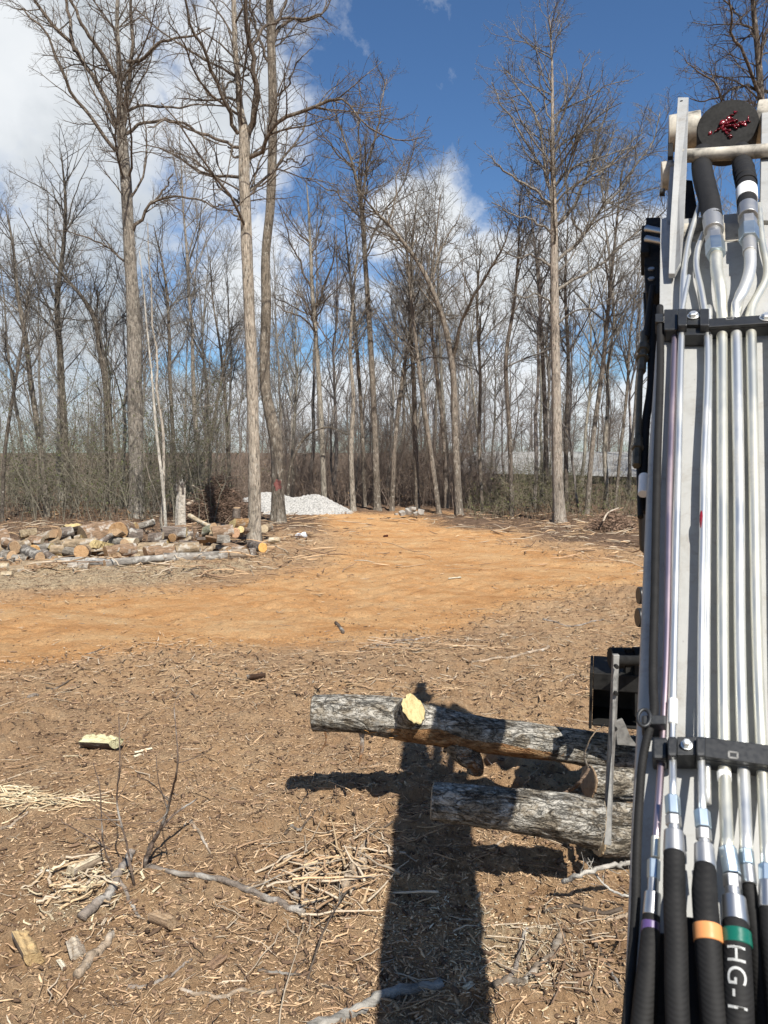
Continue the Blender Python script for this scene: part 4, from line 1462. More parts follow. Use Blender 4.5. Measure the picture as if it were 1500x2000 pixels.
def brush_heap(name, label, px0, px1, ytop, ybase, d, n, color, seed, extra):
    rng = np.random.default_rng(seed)
    a, b = PX(px0, ybase, d), PX(px1, ybase, d)
    c = (a + b) / 2
    c[2] = float(gz(c[0], c[1]))
    hw = abs(b[0] - a[0]) / 2
    H = max(0.3, PX((px0 + px1) / 2, ytop, d)[2] - c[2])
    an = rng.uniform(0, 2 * math.pi, n)
    rr = np.sqrt(rng.random(n)) * 0.9
    cx, cy = rr * np.cos(an) * hw, rr * np.sin(an) * hw * 0.7
    top = H * (1 - rr ** 1.6) * (0.75 + 0.5 * vnoise(np.stack([cx, cy], -1) * 1.6, seed))
    cz = top * rng.uniform(0.1, 1.0, n) ** 0.6
    th = rng.uniform(0, math.pi, n)
    L = rng.uniform(0.25, 0.95, n) * min(1.0, hw)
    dv = np.stack([np.cos(th), np.sin(th) * 0.8, rng.normal(size=n) * 0.25], -1) * L[:, None] / 2
    ctr = np.stack([cx, cy, cz], -1)
    p0, p1 = ctr - dv, ctr + dv
    p0[:, 2] = np.maximum(p0[:, 2], 0.01)
    p1[:, 2] = np.maximum(p1[:, 2], 0.01)
    P, R = stick_batch(rng, p0, p1, n, rng.uniform(0.004, 0.02, n), 0.03)
    mb = MB()
    mb.add(*tubes(P, R, 4))
    Q, q = grow(rng, P, R, n * 2, (0.3, 0.8), (25, 70), 4, 0.25, 0.03, 0.1, 0.7, 0.004)
    mb.add(*tubes(Q, q, 3))
    # earth core
    u = np.linspace(-1, 1, 24)
    X, Y = np.meshgrid(u, u, indexing='ij')
    r2 = np.sqrt(X ** 2 + Y ** 2)
    Z = H * 0.5 * np.clip(1 - r2 ** 1.6, -0.05, 1) * (0.7 + 0.6 * vnoise(np.stack([X, Y], -1) * 3, seed))
    ii = np.arange(24 * 24).reshape(24, 24)
    mb.add(np.stack([X * hw * .9, Y * hw * .65, Z - 0.03], -1).reshape(-1, 3), np.stack([ii[:-1, :-1], ii[1:, :-1], ii[1:, 1:], ii[:-1, 1:]], -1).reshape(-1, 4))
    tint = np.tile(np.array([*color, 1.0]), (mb.n, 1)) * np.repeat(rng.uniform(0.5, 1.9, (mb.n // 8 + 1, 1)), 8, 0)[:mb.n]
    tint[-576:, :3] = np.array([0.10, 0.068, 0.046])
    me = mb.mesh(name)
    ca = me.color_attributes.new('tint', 'FLOAT_COLOR', 'POINT')
    ca.data.foreach_set('color', tint.astype(np.float32).ravel())
    o = link(name, me, M_VCOL)
    o.location = c
    tag(o, label, 'brush heap')
    for k, (x0, y0, x1, y1, w, lab) in enumerate(extra):
        q0, q1 = PX(x0, y0, d - 0.5), PX(x1, y1, d + 0.1)
        q0[2] = max(q0[2], float(gz(q0[0], q0[1])) + 0.02)
        m = MB()
        cc = (q0 + q1) / 2
        mids = [q0 - cc, (q0 + q1) / 2 - cc + rng.normal(size=3) * 0.04, q1 - cc]
        m.tube(mids, [w * .5 * d / 1500, w * .45 * d / 1500, w * .3 * d / 1500], 7, n=9)
        s = m.build('pale_branch', M_LOG, None, color=(0.42, 0.35, 0.27))
        s.location = cc
        tag(s, lab, 'branch')


brush_heap('brush_heap', 'dark heap of dead brush left of the pale forked tree', 352, 506, 940, 1012, 27.0, 1200, (0.165, 0.112, 0.08), 41,
           [(366, 986, 395, 980, 8, 'pale branch lying across the foot of the dark brush heap'), (376, 948, 408, 960, 3, 'thin white branch poking from the top of the dark brush heap')])
brush_heap('brush_heap', 'small brown heap of twigs in front of the right hand wood', 1148, 1238, 1002, 1040, 24, 300, (0.20, 0.135, 0.095), 42,
           [(1178, 1018, 1208, 992, 4, 'pale straight branch sticking up from the small brown twig heap')])


def build_rubble():
    rng = np.random.default_rng(8)
    M_ST = material('pale_stone', simple((0.30, 0.275, 0.24), 0.9, 0, 0.25, 6, 0.6))
    spots = [(785, 1002, 13, 8, 'flat pale stone at the left of the little rubble heap'), (798, 999, 15, 10, 'middle pale stone of the little rubble heap'), (806, 994, 14, 8, 'topmost pale stone of the little rubble heap'),
             (822, 1000, 15, 11, 'pale pointed stone at the right of the little rubble heap'), (812, 1003, 12, 7, 'low pale stone in front of the little rubble heap'), (774, 1004, 7, 4, 'tiny pale stone left of the little rubble heap')]
    for k, (x, y, w, h, lab) in enumerate(spots):
        d = 29.0
        c = PX(x, y, d)
        bm = bmesh.new()
        bmesh.ops.create_icosphere(bm, subdivisions=3, radius=1)
        for v in bm.verts:
            p = np.array(v.co) * 1.1 + k * 9
            f = 1 + 0.55 * (float(vnoise(p, 3)) - 0.5)
            q = v.co * f
            q = Vector([max(-0.75, min(0.75, q.x)), max(-0.7, min(0.7, q.y)), max(-0.7, min(0.62, q.z))])
            v.co = (q.x * w * .62 * d / 1500, q.y * w * .6 * d / 1500, q.z * h * .75 * d / 1500)
        me = bpy.data.meshes.new('stone')
        bm.to_mesh(me)
        bm.free()
        o = link('stone', me, M_ST)
        o.location = c
        o.rotation_euler = (rng.normal() * .15, rng.normal() * .2, rng.uniform(0, 6))
        tag(o, lab, 'stone')


build_rubble()


def build_bucket_litter():
    M_PL = material('crushed_white_plastic', simple((0.60, 0.63, 0.66), 0.4, 0, 0.2, 14))
    M_BL = material('blue_print', simple((0.06, 0.12, 0.25), 0.4, 0, 0.2, 8))
    d = gd(1052)
    c = PX(589, 1043, d)
    c[2] = float(gz(c[0], c[1])) + 0.09
    root = empty('crushed_bucket', c, 'crushed white and blue plastic bucket lying right of the dark rough barked tree', 'bucket')
    n, s = 9, 24
    a = np.arange(s) * 2 * math.pi / s
    V = []
    for k in range(n):
        r = 0.10 + 0.018 * k / (n - 1)
        dent = 1 - 0.35 * np.exp(-((a - 1.2) / 0.7) ** 2) * math.sin(math.pi * k / (n - 1))
        V.append(np.stack([np.full(s, -0.13 + 0.26 * k / (n - 1)) + 0.02 * np.sin(a * 3 + k), r * dent * np.cos(a), 0.8 * r * dent * np.sin(a)], -1))
    V = np.vstack(V)
    ii = np.arange(n * s).reshape(n, s)
    nx = np.roll(ii, -1, 1)
    Q = np.stack([ii[:-1], nx[:-1], nx[1:], ii[1:]], -1).reshape(-1, 4)
    k = np.arange(s)
    V2 = np.vstack([V, V[:s].mean(0)[None]])
    T = np.stack([k, np.full(s, len(V2) - 1), (k + 1) % s], -1)
    o = link('shell', new_mesh('shell', V2, [Q, T]), M_PL, root)
    band = V.reshape(n, s, 3)[3:6].copy()
    band[:, :, 1:] *= 1.03
    ii = np.arange(3 * s).reshape(3, s)
    nx = np.roll(ii, -1, 1)
    link('printed_band', new_mesh('printed_band', band.reshape(-1, 3), np.stack([ii[:-1], nx[:-1], nx[1:], ii[1:]], -1).reshape(-1, 4)), M_BL, root)
    root.rotation_euler = (0.3, 0.25, 2.4)


build_bucket_litter()


# ------------------------------------------------------------------ logs held in front of the boom
def m_lichen(t, b):
    co = mapped(t, (0.45, 1, 1))
    raw = mapped(t, (1, 1, 1))
    n1 = t.noise(co, 26, 6, 0.72, 0.7)
    n2 = t.noise(raw, 6.5, 7, 0.74, 0.9)
    n3 = t.noise(co, 34, 5, 0.75, 0.8)
    c = t.ramp(n1, [(0.33, (0.060, 0.048, 0.036)), (0.47, (0.20, 0.168, 0.125)), (0.64, (0.34, 0.300, 0.235))])
    lich = t.ramp(n3, [(0.35, (0.20, 0.195, 0.175)), (0.58, (0.54, 0.51, 0.445))])
    c = t.mix(t.ramp(t.math('ADD', n2, t.math('MULTIPLY', t.math('SUBTRACT', n3, 0.5), 0.55)), [(0.45, 0.0), (0.57, 0.85)]), c, lich)
    na = t.noise(mapped(t, (0.28, 1, 1)), 15, 4, 0.55, 0.9)
    nb = t.noise(mapped(t, (0.5, 1, 1)), 37, 3, 0.55, 0.6)
    ra = t.math('ABSOLUTE', t.math('SUBTRACT', na, 0.5))
    rb = t.math('ABSOLUTE', t.math('SUBTRACT', nb, 0.5))
    crack = t.math('MULTIPLY', t.ramp(ra, [(0.0, 0.22), (0.02, 0.6), (0.06, 1.0)]), t.ramp(rb, [(0.0, 0.5), (0.02, 0.85), (0.05, 1.0)]))
    c = t.mix(1.0, c, crack, 'MULTIPLY')
    at = t.n('ShaderNodeVertexColor', layer_name='peel')
    sep = t.n('ShaderNodeSeparateColor')
    t.l(at.outputs[0], sep.inputs[0])
    pe = t.ramp(t.math('ADD', sep.outputs[0], t.math('MULTIPLY', t.math('SUBTRACT', n2, 0.5), 1.2)), [(0.45, 0.0), (0.55, 1.0)])
    under = t.ramp(n1, [(0.32, (0.10, 0.045, 0.02)), (0.5, (0.30, 0.165, 0.075)), (0.68, (0.46, 0.31, 0.17))])
    c = t.mix(pe, c, under)
    setc(t, b, 'Base Color', c)
    b.inputs['Roughness'].default_value = 0.93
    b.inputs['Specular IOR Level'].default_value = 0.15
    bump(t, b, t.math('ADD', t.math('MULTIPLY', n1, 0.7), t.math('ADD', t.math('MULTIPLY', n3, 0.4), t.math('MULTIPLY', crack, 0.6))), 1.0, 0.03)


M_LICHEN = material('lichened_bark', m_lichen)


def held_log(label, pts, seed, peel=None, furrow=0.05, cut=(0.40, 0.30, 0.18), n=120, sides=48):
    """pts: photo x, y, width px, distance"""
    P = np.array([PX(x, y, d) for x, y, w, d in pts])
    R = np.array([w * .5 * d / 1500 for x, y, w, d in pts])
    P, R = resample(P, R, n)
    c = P[n // 2]
    Mx = frame_x(P[0], P[-1]).to_4x4()
    Mx.translation = Vector(c)
    Mi = np.array(Mx.inverted())
    L = (P - 0) @ Mi[:3, :3].T + Mi[:3, 3]
    V, Q = tubes(L[None], R[None], sides)
    V = V.reshape(n, sides, 3)
    off = V - L[:, None]
    a = np.arange(sides) * 2 * math.pi / sides
    xs = L[:, 0]
    q = np.stack([np.repeat(xs[:, None], sides, 1) * 3, np.cos(a)[None] * 2.2 + 0 * xs[:, None], np.sin(a)[None] * 2.2 + 0 * xs[:, None]], -1) + seed
    f1 = fbm(q * np.array([0.7, 1, 1]), 3, seed)
    rid = np.abs(2 * fbm(q * np.array([1.6, 3.4, 3.4]), 3, seed + 5) - 1)
    fac = 1 + 0.16 * (f1 - 0.5) - furrow * np.clip(1 - rid * 3, 0, 1) + 0.02 * (fbm(q * 9, 2, seed + 9) - .5)
    V = L[:, None] + off * fac[:, :, None]
    pv = np.zeros((n, sides))
    if peel is not None:
        pv = peel(xs[:, None] / np.abs(xs).max(), off[:, :, 2] / R[:, None], off[:, :, 1] / R[:, None])
    att = np.stack([pv, pv * 0, pv * 0, pv * 0 + 1], -1).reshape(-1, 4)
    o = link('cut_log', new_mesh('cut_log', V.reshape(-1, 3), Q, True, {'peel': att}), M_LICHEN)
    o.matrix_world = Mx
    tag(o, label, 'log')
    for e in (0, -1):
        ring = V[e]
        cc = ring.mean(0)
        sg = -1 if e == 0 else 1
        vv = np.vstack([ring, cc + (ring - cc) * 0.93 + [sg * 0.006, 0, 0], cc + (ring - cc) * .5 + [sg * 0.01, 0, 0], [cc + [sg * 0.008, 0, 0]]])
        k = np.arange(sides)
        k2 = (k + 1) % sides
        qq = np.vstack([np.stack([k, k2, k2 + sides, k + sides], -1), np.stack([k + sides, k2 + sides, k2 + 2 * sides, k + 2 * sides], -1)])
        tt = np.stack([k + 2 * sides, k2 + 2 * sides, np.full(sides, 3 * sides)], -1)
        link('cut_face', new_mesh('cut_face', vv, [qq, tt], False), M_CUT, o, cut)
    return o, np.array(Mx.inverted())


def to_local(Mi, p):
    return Mi[:3, :3] @ np.asarray(p, float) + Mi[:3, 3]


def build_upper_log():
    def peel(x, z, y):
        # the underside from the middle rightwards is stripped of its bark
        return np.clip(1.5 - np.abs(x + 0.12) * 2.2, 0, 1) * np.clip((-z + 0.18) * 2.2, 0, 1) + 0.9 * np.exp(-((x + 0.30) / 0.10) ** 2) * np.clip((0.45 - z) * 2, 0, 1)
    D = 5.05
    o, Mi = held_log('lichened grey log with a yellow sawn branch stub, raised above the others',
                     [(612, 1393, 70, D + .02), (700, 1394, 74, D), (790, 1405, 84, D), (840, 1416, 78, D), (960, 1437, 70, D), (1080, 1452, 70, D), (1190, 1467, 72, D), (1300, 1478, 72, D + .03)], 11, peel, 0.035, (0.20, 0.16, 0.11))
    # branch stub with its pale sawn face
    D2 = D - 0.10
    P = np.array([PX(770, 1412, D), PX(786, 1398, D - .06), PX(801, 1389, D - .13), PX(808, 1385, D - .17)])
    R = np.array([0.115, 0.092, 0.096, 0.098])
    P, R = resample(np.array([to_local(Mi, p) for p in P]), R, 14)
    s = 28
    V, Q = tubes(P[None], R[None], s)
    V = V.reshape(14, s, 3)
    f = 1 + 0.42 * (fbm(V * 11, 3, 4) - 0.5)
    V = P[:, None] + (V - P[:, None]) * f[..., None]
    # oval, slanting saw cut: facing up, right and to the viewer
    nrm = unit(np.array([0.72, -0.42, 0.50]))
    nl = Mi[:3, :3] @ nrm
    e = P[-1]
    ax = unit(P[-1] - P[-2])
    for k in range(9, 14):
        for j in range(s):
            dist = (V[k, j] - e) @ nl
            w = ((k - 9) / 4.0) ** 2
            V[k, j] -= ax * (dist / (ax @ nl)) * w * 0.9
    att = np.zeros((14 * s, 4))
    att[:, 3] = 1
    link('branch_stub', new_mesh('branch_stub', V.reshape(-1, 3), Q, True, {'peel': att}), M_LICHEN, o)
    ring = V[-1]
    cc = ring.mean(0)
    jag = np.random.default_rng(12).uniform(0.90, 1.07, (s, 1))
    ring = cc + (ring - cc) * jag
    vv = np.vstack([ring, cc + (ring - cc) * .94 + nl * .006, cc + (ring - cc) * .5 + nl * .008, [cc + nl * .008]])
    k = np.arange(s)
    k2 = (k + 1) % s
    qq = np.vstack([np.stack([k, k2, k2 + s, k + s], -1), np.stack([k + s, k2 + s, k2 + 2 * s, k + 2 * s], -1)])
    tt = np.stack([k + 2 * s, k2 + 2 * s, np.full(s, 3 * s)], -1)
    link('sawn_face', new_mesh('sawn_face', vv, [qq, tt], False), M_CUT, o, (0.56, 0.46, 0.225))
    # broken knot underneath
    P = np.array([PX(893, 1446, D), PX(910, 1474, D - .03), PX(928, 1494, D - .04), PX(927, 1510, D - .04)])
    P, R = resample(np.array([to_local(Mi, p) for p in P]), np.array([0.12, 0.085, 0.060, 0.050]), 14)
    V, Q = tubes(P[None], R[None], 20)
    V = V.reshape(14, 20, 3)
    V = P[:, None] + (V - P[:, None]) * (1 + 0.5 * (fbm(V * 12, 3, 8) - .5))[..., None]
    att = np.tile([0.45, 0, 0, 1], (14 * 20, 1))
    mb = MB()
    mb.add(V.reshape(-1, 3), Q)
    kk = np.arange(20)
    link('broken_knot', new_mesh('broken_knot', np.vstack([V.reshape(-1, 3), P[-1:]]), [Q, np.stack([13 * 20 + kk, 13 * 20 + (kk + 1) % 20, np.full(20, 280)], -1)], True, {'peel': np.vstack([att, att[:1]])}), M_LICHEN, o)
    # hanging strips of bark
    for pts, w in (([(704, 1428), (708, 1450), (706, 1470), (700, 1494)], [.016, .012, .014, .003]), ([(634, 1425), (637, 1445), (630, 1462), (618, 1476)], [.008, .006, .004, .002]),
                   ([(725, 1430), (727, 1440)], [.018, .006]), ([(712, 1432), (700, 1462)], [.007, .003])):
        m = MB()
        m.tube([to_local(Mi, PX(x, y, D - .05)) for x, y in pts], w, 6, n=10, squash=0.4)
        m.build('bark_strip', M_LOG, o, color=(0.24, 0.13, 0.065))
    # broken fibres along the torn underside
    rng = np.random.default_rng(2)
    m = MB()
    for k in range(60):
        x = rng.uniform(700, 900)
        y = np.interp(x, [700, 790, 900], [1432, 1444, 1462]) + rng.uniform(-16, 2)
        p = PX(x, y, D - .09 + rng.uniform(0, .05))
        q = p + np.array([rng.uniform(.02, .07), rng.uniform(-.03, 0), rng.uniform(-.02, .02)])
        m.tube([to_local(Mi, p), to_local(Mi, q)], [.005, .001], 4, n=3)
    m.build('torn_fibres', M_LOG, o, False, color=(0.50, 0.26, 0.09))


build_upper_log()
held_log('thick furrowed grey log held lower down, its left part in the boom shadow',
         [(846, 1566, 76, 4.22), (930, 1574, 84, 4.18), (1040, 1586, 92, 4.14), (1120, 1599, 98, 4.10), (1172, 1612, 100, 4.08)], 23, None, 0.10, (0.33, 0.27, 0.19))
held_log('short log with its brown sawn end facing left, stacked behind the grey flat bar',
         [(1150, 1527, 66, 4.55), (1200, 1530, 64, 4.6), (1330, 1535, 62, 4.7)], 37, None, 0.08, (0.30, 0.21, 0.13))
held_log('thinner pale log partly hidden by the boom, below the short sawn log',
         [(1178, 1590, 48, 4.4), (1240, 1592, 48, 4.45), (1340, 1598, 46, 4.5)], 41, None, 0.05)
held_log('dark log at the bottom of the held bundle behind the furrowed grey log',
         [(1168, 1640, 66, 4.35), (1230, 1642, 66, 4.4), (1340, 1650, 64, 4.45)], 43, None, 0.09)

# ------------------------------------------------------------------ excavator: boom with its pipes, arm, bucket and thumb
VP = np.array([0.891, 2.2, 1.93])
BV = VP / np.linalg.norm(VP)                         # up along the boom
BU = unit(np.array([VP[1], -VP[0], 0.0]))            # across the boom, to the right
BN = np.cross(BU, BV)
if BN[1] > 0:
    BN = -BN                                          # out of the plate, towards the cab
_r = ray(1410, 1450)
BA = CAMP + _r * (1.5 / _r[1])
OFFK = 0.9                                            # stand-off of the pipes


def BP(px, py, off=0.0):
    r = ray(px, py)
    o = BA + BN * (off * OFFK)
    t = ((o - CAMP) @ BN) / (r @ BN)
    return CAMP + r * t


def pw(px, py, off, w):
    """half of a width in photo pixels, in metres, at that place on the boom"""
    return 0.5 * w * BP(px, py, off)[1] / 1500


M_WHITE = material('white_machine_paint', m_paint)
M_DIRTY = material('dirty_white_paint', simple((0.38, 0.35, 0.29), 0.6, 0, 0.6, 11))
M_ZINC = material('zinc_plated_steel', metal((0.84, 0.84, 0.80), 0.40))
M_STEEL = material('crimped_steel', metal((0.52, 0.52, 0.51), 0.38))
M_YZINC = material('yellow_zinc', metal((0.84, 0.82, 0.70), 0.40))
M_PZINC = material('purple_zinc', metal((0.46, 0.37, 0.41), 0.38))
M_BLUEZ = material('blue_zinc', metal((0.44, 0.54, 0.62), 0.28))
M_BLACK = material('black_bracket_paint', simple((0.016, 0.017, 0.018), 0.42, 0, 0.2, 20))
M_MATT = material('worn_black_steel', simple((0.014, 0.0135, 0.0125), 0.7, 0, 0.5, 14, 0, (1, 1, 1), 0.2))
M_GBAR = material('worn_grey_bar', simple((0.20, 0.195, 0.18), 0.55, 0.3, 0.35, 18))
M_OLIVE = material('dusty_fitting', simple((0.10, 0.088, 0.062), 0.6, 0.3, 0.3, 20))
M_GREASE = material('red_grease', simple((0.15, 0.005, 0.012), 0.2, 0, 0.4, 14))
M_ORANGE = material('orange_tape', simple((0.62, 0.26, 0.09), 0.3, 0, 0.08, 8))
M_GREEN = material('green_tape', simple((0.008, 0.11, 0.075), 0.25, 0, 0.1, 8))
M_PURPLE = material('purple_tape', simple((0.09, 0.055, 0.16), 0.35, 0, 0.1, 8))
M_TEXT = material('white_hose_print', simple((0.42, 0.42, 0.40), 0.6, 0, 0.2, 40))
M_PLAB = material('paper_label', simple((0.80, 0.80, 0.78), 0.5, 0, 0.05, 8))


def m_hose(t, b):
    n1 = t.noise(mapped(t, (1, 1, 1)), 30, 4, 0.6)
    w = t.n('ShaderNodeTexWave', wave_type='BANDS', bands_direction='Z')
    w.inputs['Scale'].default_value = 55
    w.inputs['Distortion'].default_value = 0.4
    t.l(mapped(t, (1, 1, 1)), w.inputs['Vector'])
    c = t.mix(1.0, (0.0085, 0.008, 0.0075), t.ramp(n1, [(0.3, 0.7), (0.7, 1.5)]), 'MULTIPLY')
    setc(t, b, 'Base Color', c)
    b.inputs['Roughness'].default_value = 0.72
    b.inputs['Specular IOR Level'].default_value = 0.3
    bump(t, b, w.outputs[1], 0.18, 0.002)


M_HOSE = material('woven_hose', m_hose)

EX = empty('excavator', BA + np.array([0.3, -0.4, -1.6]), 'white excavator boom with steel hydraulic pipes, its black bucket and thumb gripping logs', 'excavator')
EXO = np.array(EX.location)


def ex(mb, name, mat, parent=None, smooth=True, bevel=0, sharp=None):
    """build a part: vertices are given in world space"""
    par = parent or EX
    wl = EXO if par is EX else EXO
    mb.V = [v - wl for v in mb.V]
    o = mb.build(name, mat, par, smooth, bevel)
    if sharp:
        autosmooth(o.data, sharp)
    return o


# plate of the boom
EDGE_L = [(1294, 432), (1290, 520), (1287, 610), (1280, 680), (1275, 760), (1268, 860), (1262, 960), (1254, 1150), (1248, 1300), (1241, 1450), (1233, 1600), (1225, 1800), (1216, 2000), (1204, 2250)]


def build_boom():
    rows = []
    for (x, y) in EDGE_L:
        w = 0.42
        p = BP(x, y)
        rc = 0.018
        sec = [p - BN * 0.24]
        for a in np.linspace(0, math.pi / 2, 5):
            sec.append(p + BU * rc * (1 - math.cos(a)) * 1.0 + BN * (-rc + rc * math.sin(a)))
        q = p + BU * w
        for a in np.linspace(math.pi / 2, 0, 5):
            sec.append(q - BU * rc * (1 - math.cos(a)) + BN * (-rc + rc * math.sin(a)))
        sec.append(q - BN * 0.24)
        rows.append(sec)
    V = np.array(rows)
    n, m, _ = V.shape
    ii = np.arange(n * m).reshape(n, m)
    nx = np.roll(ii, -1, 1)
    Q = np.stack([ii[:-1], nx[:-1], nx[1:], ii[1:]], -1).reshape(-1, 4)
    mb = MB()
    mb.add(V.reshape(-1, 3), Q)
    for e in (0, n - 1):
        c = V[e].mean(0)
        k = np.arange(m)
        mb.add(np.vstack([V[e], [c]]), None, np.stack([k, (k + 1) % m, np.full(m, m)], -1))
    return ex(mb, 'boom', M_WHITE, None, True, 0, 35)


BOOM = build_boom()


PATH = {}


def pipe(name, pts, mat, parent=None, sides=20, n=60, squash=None):
    """pts: photo x, y, offset from the plate, width px"""
    P = [BP(x, y, o) for x, y, o, w in pts]
    R = [pw(x, y, o, w) for x, y, o, w in pts]
    mb = MB()
    mb.tube(P, R, sides, True, squash, n)
    o = ex(mb, name, mat, parent)
    PATH[o.name] = resample(np.array(P), np.array(R), n)
    return o


def fit(name, x0, y0, x1, y1, off, w, mat, parent=None, sides=6, w1=None, bevel=0.0015):
    """straight nut or ferrule between two photo points"""
    P = [BP(x0, y0, off), BP(x1, y1, off)]
    mb = MB()
    mb.tube(P, [pw(x0, y0, off, w), pw(x1, y1, off, w1 or w)], sides, True)
    return ex(mb, name, mat, parent, sides > 8, bevel, 40 if sides > 8 else None)


# the straight pipes
T = {}
T['a'] = pipe('hydraulic_pipe', [(1368, 395, .04, 9), (1357, 430, .05, 10), (1343, 480, .052, 11), (1336, 530, .05, 12), (1333, 600, .047, 12), (1324, 950, .045, 13), (1315, 1350, .045, 14), (1313, 1450, .05, 14), (1314, 1500, .065, 15), (1314, 1560, .09, 15)], M_ZINC, BOOM)
T['b'] = pipe('hydraulic_pipe', [(1374, 455, .04, 10), (1362, 490, .05, 11), (1360, 520, .05, 11), (1368, 560, .047, 12), (1376, 605, .045, 12), (1374, 950, .045, 13), (1369, 1350, .045, 14), (1369, 1450, .05, 14), (1370, 1510, .065, 15), (1372, 1590, .09, 15)], M_ZINC, BOOM)
T['b2'] = pipe('hydraulic_pipe', [(1385, 600, .034, 12), (1385, 645, .034, 12), (1383, 950, .034, 13), (1380, 1350, .034, 14), (1380, 1450, .034, 14), (1382, 1570, .034, 15)], M_ZINC, BOOM)
T['c'] = pipe('hydraulic_pipe', [(1399, 495, .085, 23), (1400, 530, .085, 23), (1408, 570, .08, 22), (1410, 605, .045, 20), (1410, 650, .036, 20), (1411, 950, .036, 21), (1413, 1350, .036, 22), (1415, 1500, .036, 24), (1421, 1680, .09, 27)], M_YZINC, BOOM)
T['d'] = pipe('hydraulic_pipe', [(1465, 490, .085, 22), (1464, 530, .085, 22), (1455, 560, .08, 22), (1441, 590, .07, 21), (1437, 610, .036, 20), (1438, 650, .036, 20), (1443, 950, .036, 21), (1447, 1350, .036, 22), (1452, 1500, .036, 24), (1458, 1670, .08, 25)], M_ZINC, BOOM)
T['e'] = pipe('hydraulic_pipe', [(1482, 400, .05, 11), (1488, 470, .045, 12), (1497, 540, .036, 13), (1466, 610, .036, 18), (1467, 650, .036, 19), (1473, 950, .036, 20), (1482, 1350, .036, 21), (1489, 1500, .036, 23), (1498, 1700, .08, 24)], M_YZINC, BOOM)
T['f'] = pipe('hydraulic_pipe', [(1319, 620, .03, 12), (1318, 660, .03, 12), (1308, 950, .03, 13), (1299, 1350, .03, 14), (1294, 1450, .03, 14), (1287, 1560, .05, 15), (1281, 1650, .06, 16)], M_PZINC, BOOM)
T['g'] = pipe('hydraulic_pipe', [(1345, 540, .05, 9), (1338, 575, .055, 10), (1331, 612, .055, 10)], M_ZINC, BOOM)
# pipes at the far right of the boom, outside the picture from here
for k, x in enumerate((1528, 1562)):
    pipe('hydraulic_pipe', [(x - 12, 600, .05, 18), (x, 950, .05, 20), (x + 12, 1350, .05, 21), (x + 22, 1600, .05, 23)], M_ZINC, BOOM)
# the black corrugated cable hose along the left edge
pipe('cable_hose', [(1289, 600, .03, 13), (1290, 700, .03, 14), (1284, 900, .03, 15), (1279, 1150, .03, 16), (1276, 1350, .035, 17), (1277, 1395, .04, 18), (1268, 1425, .04, 17), (1256, 1480, .04, 17), (1249, 1560, .04, 17), (1244, 1660, .04, 18), (1240, 1800, .04, 19), (1232, 1900, .045, 20), (1222, 2020, .05, 21), (1206, 2200, .05, 22)], M_HOSE, BOOM, n=120)


def clamp_bar(y_l, y_r, x_l, x_r, h, off, lip):
    """black cross bar clamping the pipes, with bolts, saddles and a square punch mark"""
    mb = MB()
    pl, pr = BP(x_l, y_l, off), BP(x_r, y_r, off)
    ax = unit(pr - pl)
    L = np.linalg.norm(pr - pl)
    up = unit(BV - ax * (BV @ ax))
    hh = 0.5 * h * pl[1] / 1500
    mb.box((pl + pr) / 2, (ax, up, BN), (L / 2, hh, 0.006))
    mb.box((pl + pr) / 2 - up * (hh - 0.004) - BN * 0.0245, (ax, up, BN), (L / 2, 0.004, 0.018))
    o = ex(mb, 'pipe_clamp', M_BLACK, BOOM, False, 0.002)
    return o, pl, pr, ax, up, hh


C1, pl1, pr1, ax1, up1, hh1 = clamp_bar(634, 616, 1375, 1640, 30, 0.066, 1)
C2, pl2, pr2, ax2, up2, hh2 = clamp_bar(1461, 1496, 1376, 1640, 44, 0.066, 1)


def blk(name, x0, y0, x1, y1, off, depth, mat, parent, bev=0.003):
    """block spanning photo corners, standing off the plate"""
    a, b, c = BP(x0, y0, off), BP(x1, y0, off), BP(x0, y1, off)
    mb = MB()
    mb.prism([a, b, BP(x1, y1, off), c], -BN * depth)
    return ex(mb, name, mat, parent, False, bev)


def bolt(x, y, off, w, parent):
    c = BP(x, y, off)
    r = pw(x, y, off, w)
    mb = MB()
    mb.tube([c, c + BN * 0.004], [r * 1.35, r * 1.35], 20)
    mb.tube([c + BN * 0.0045, c + BN * 0.013, c + BN * 0.016], [r, r, r * 0.7], 6)
    return ex(mb, 'bolt', M_ZINC, parent, False, 0.001)


# upper clamp: saddles round the two slim pipes, end piece, bolts
for cl, y, xa, xb, hh, bx, sx in ((C1, 618, 1333, 1376, 34, 1354, 1311), (C2, 1456, 1313, 1369, 40, 1341, 1288)):
    for x in (xa, xb):
        blk('saddle', x - 9, y - hh * .48, x + 9, y + hh * .5, .084, .05, M_BLACK, cl, 0.005)
    blk('bridge', xa + 9, y - hh * .44, xb - 9, y + hh * .46, .069, .04, M_BLACK, cl, 0.002)
    blk('end_piece', sx - 14, y - hh * .45, xa - 9, y + hh * (.75 if y < 1000 else .62), .060, .050, M_BLACK, cl, 0.006)
    bolt(bx, y, .0700, 17 if y < 1000 else 17, cl)
    blk('rail', xa - 10, y + hh * .46, xb + 12, y + hh * (1.05 if y < 1000 else .62), .054, .042, M_BLACK, cl, 0.002)
bolt(1497, 621, .0725, 19, C1)
bolt(1560, 1486, .0725, 19, C2)


def punch(x, y, w, h, parent):
    m = MB()
    c = BP(x, y, .0725)
    s = pw(x, y, .09, w)
    t = pw(x, y, .09, h)
    for (u, v, a, b) in ((0, t, s, .0018), (s, 0, .0018, t), (0, -t, s, .0018), (-s, 0, .0018, t)):
        m.box(c + ax2 * u + up2 * v, (ax2, up2, BN), (a, b, .0012))
    ex(m, 'punched_tab', M_GBAR, parent, False)


punch(1425, 622, 12, 8, C1)
punch(1432, 1475, 16, 13, C2)
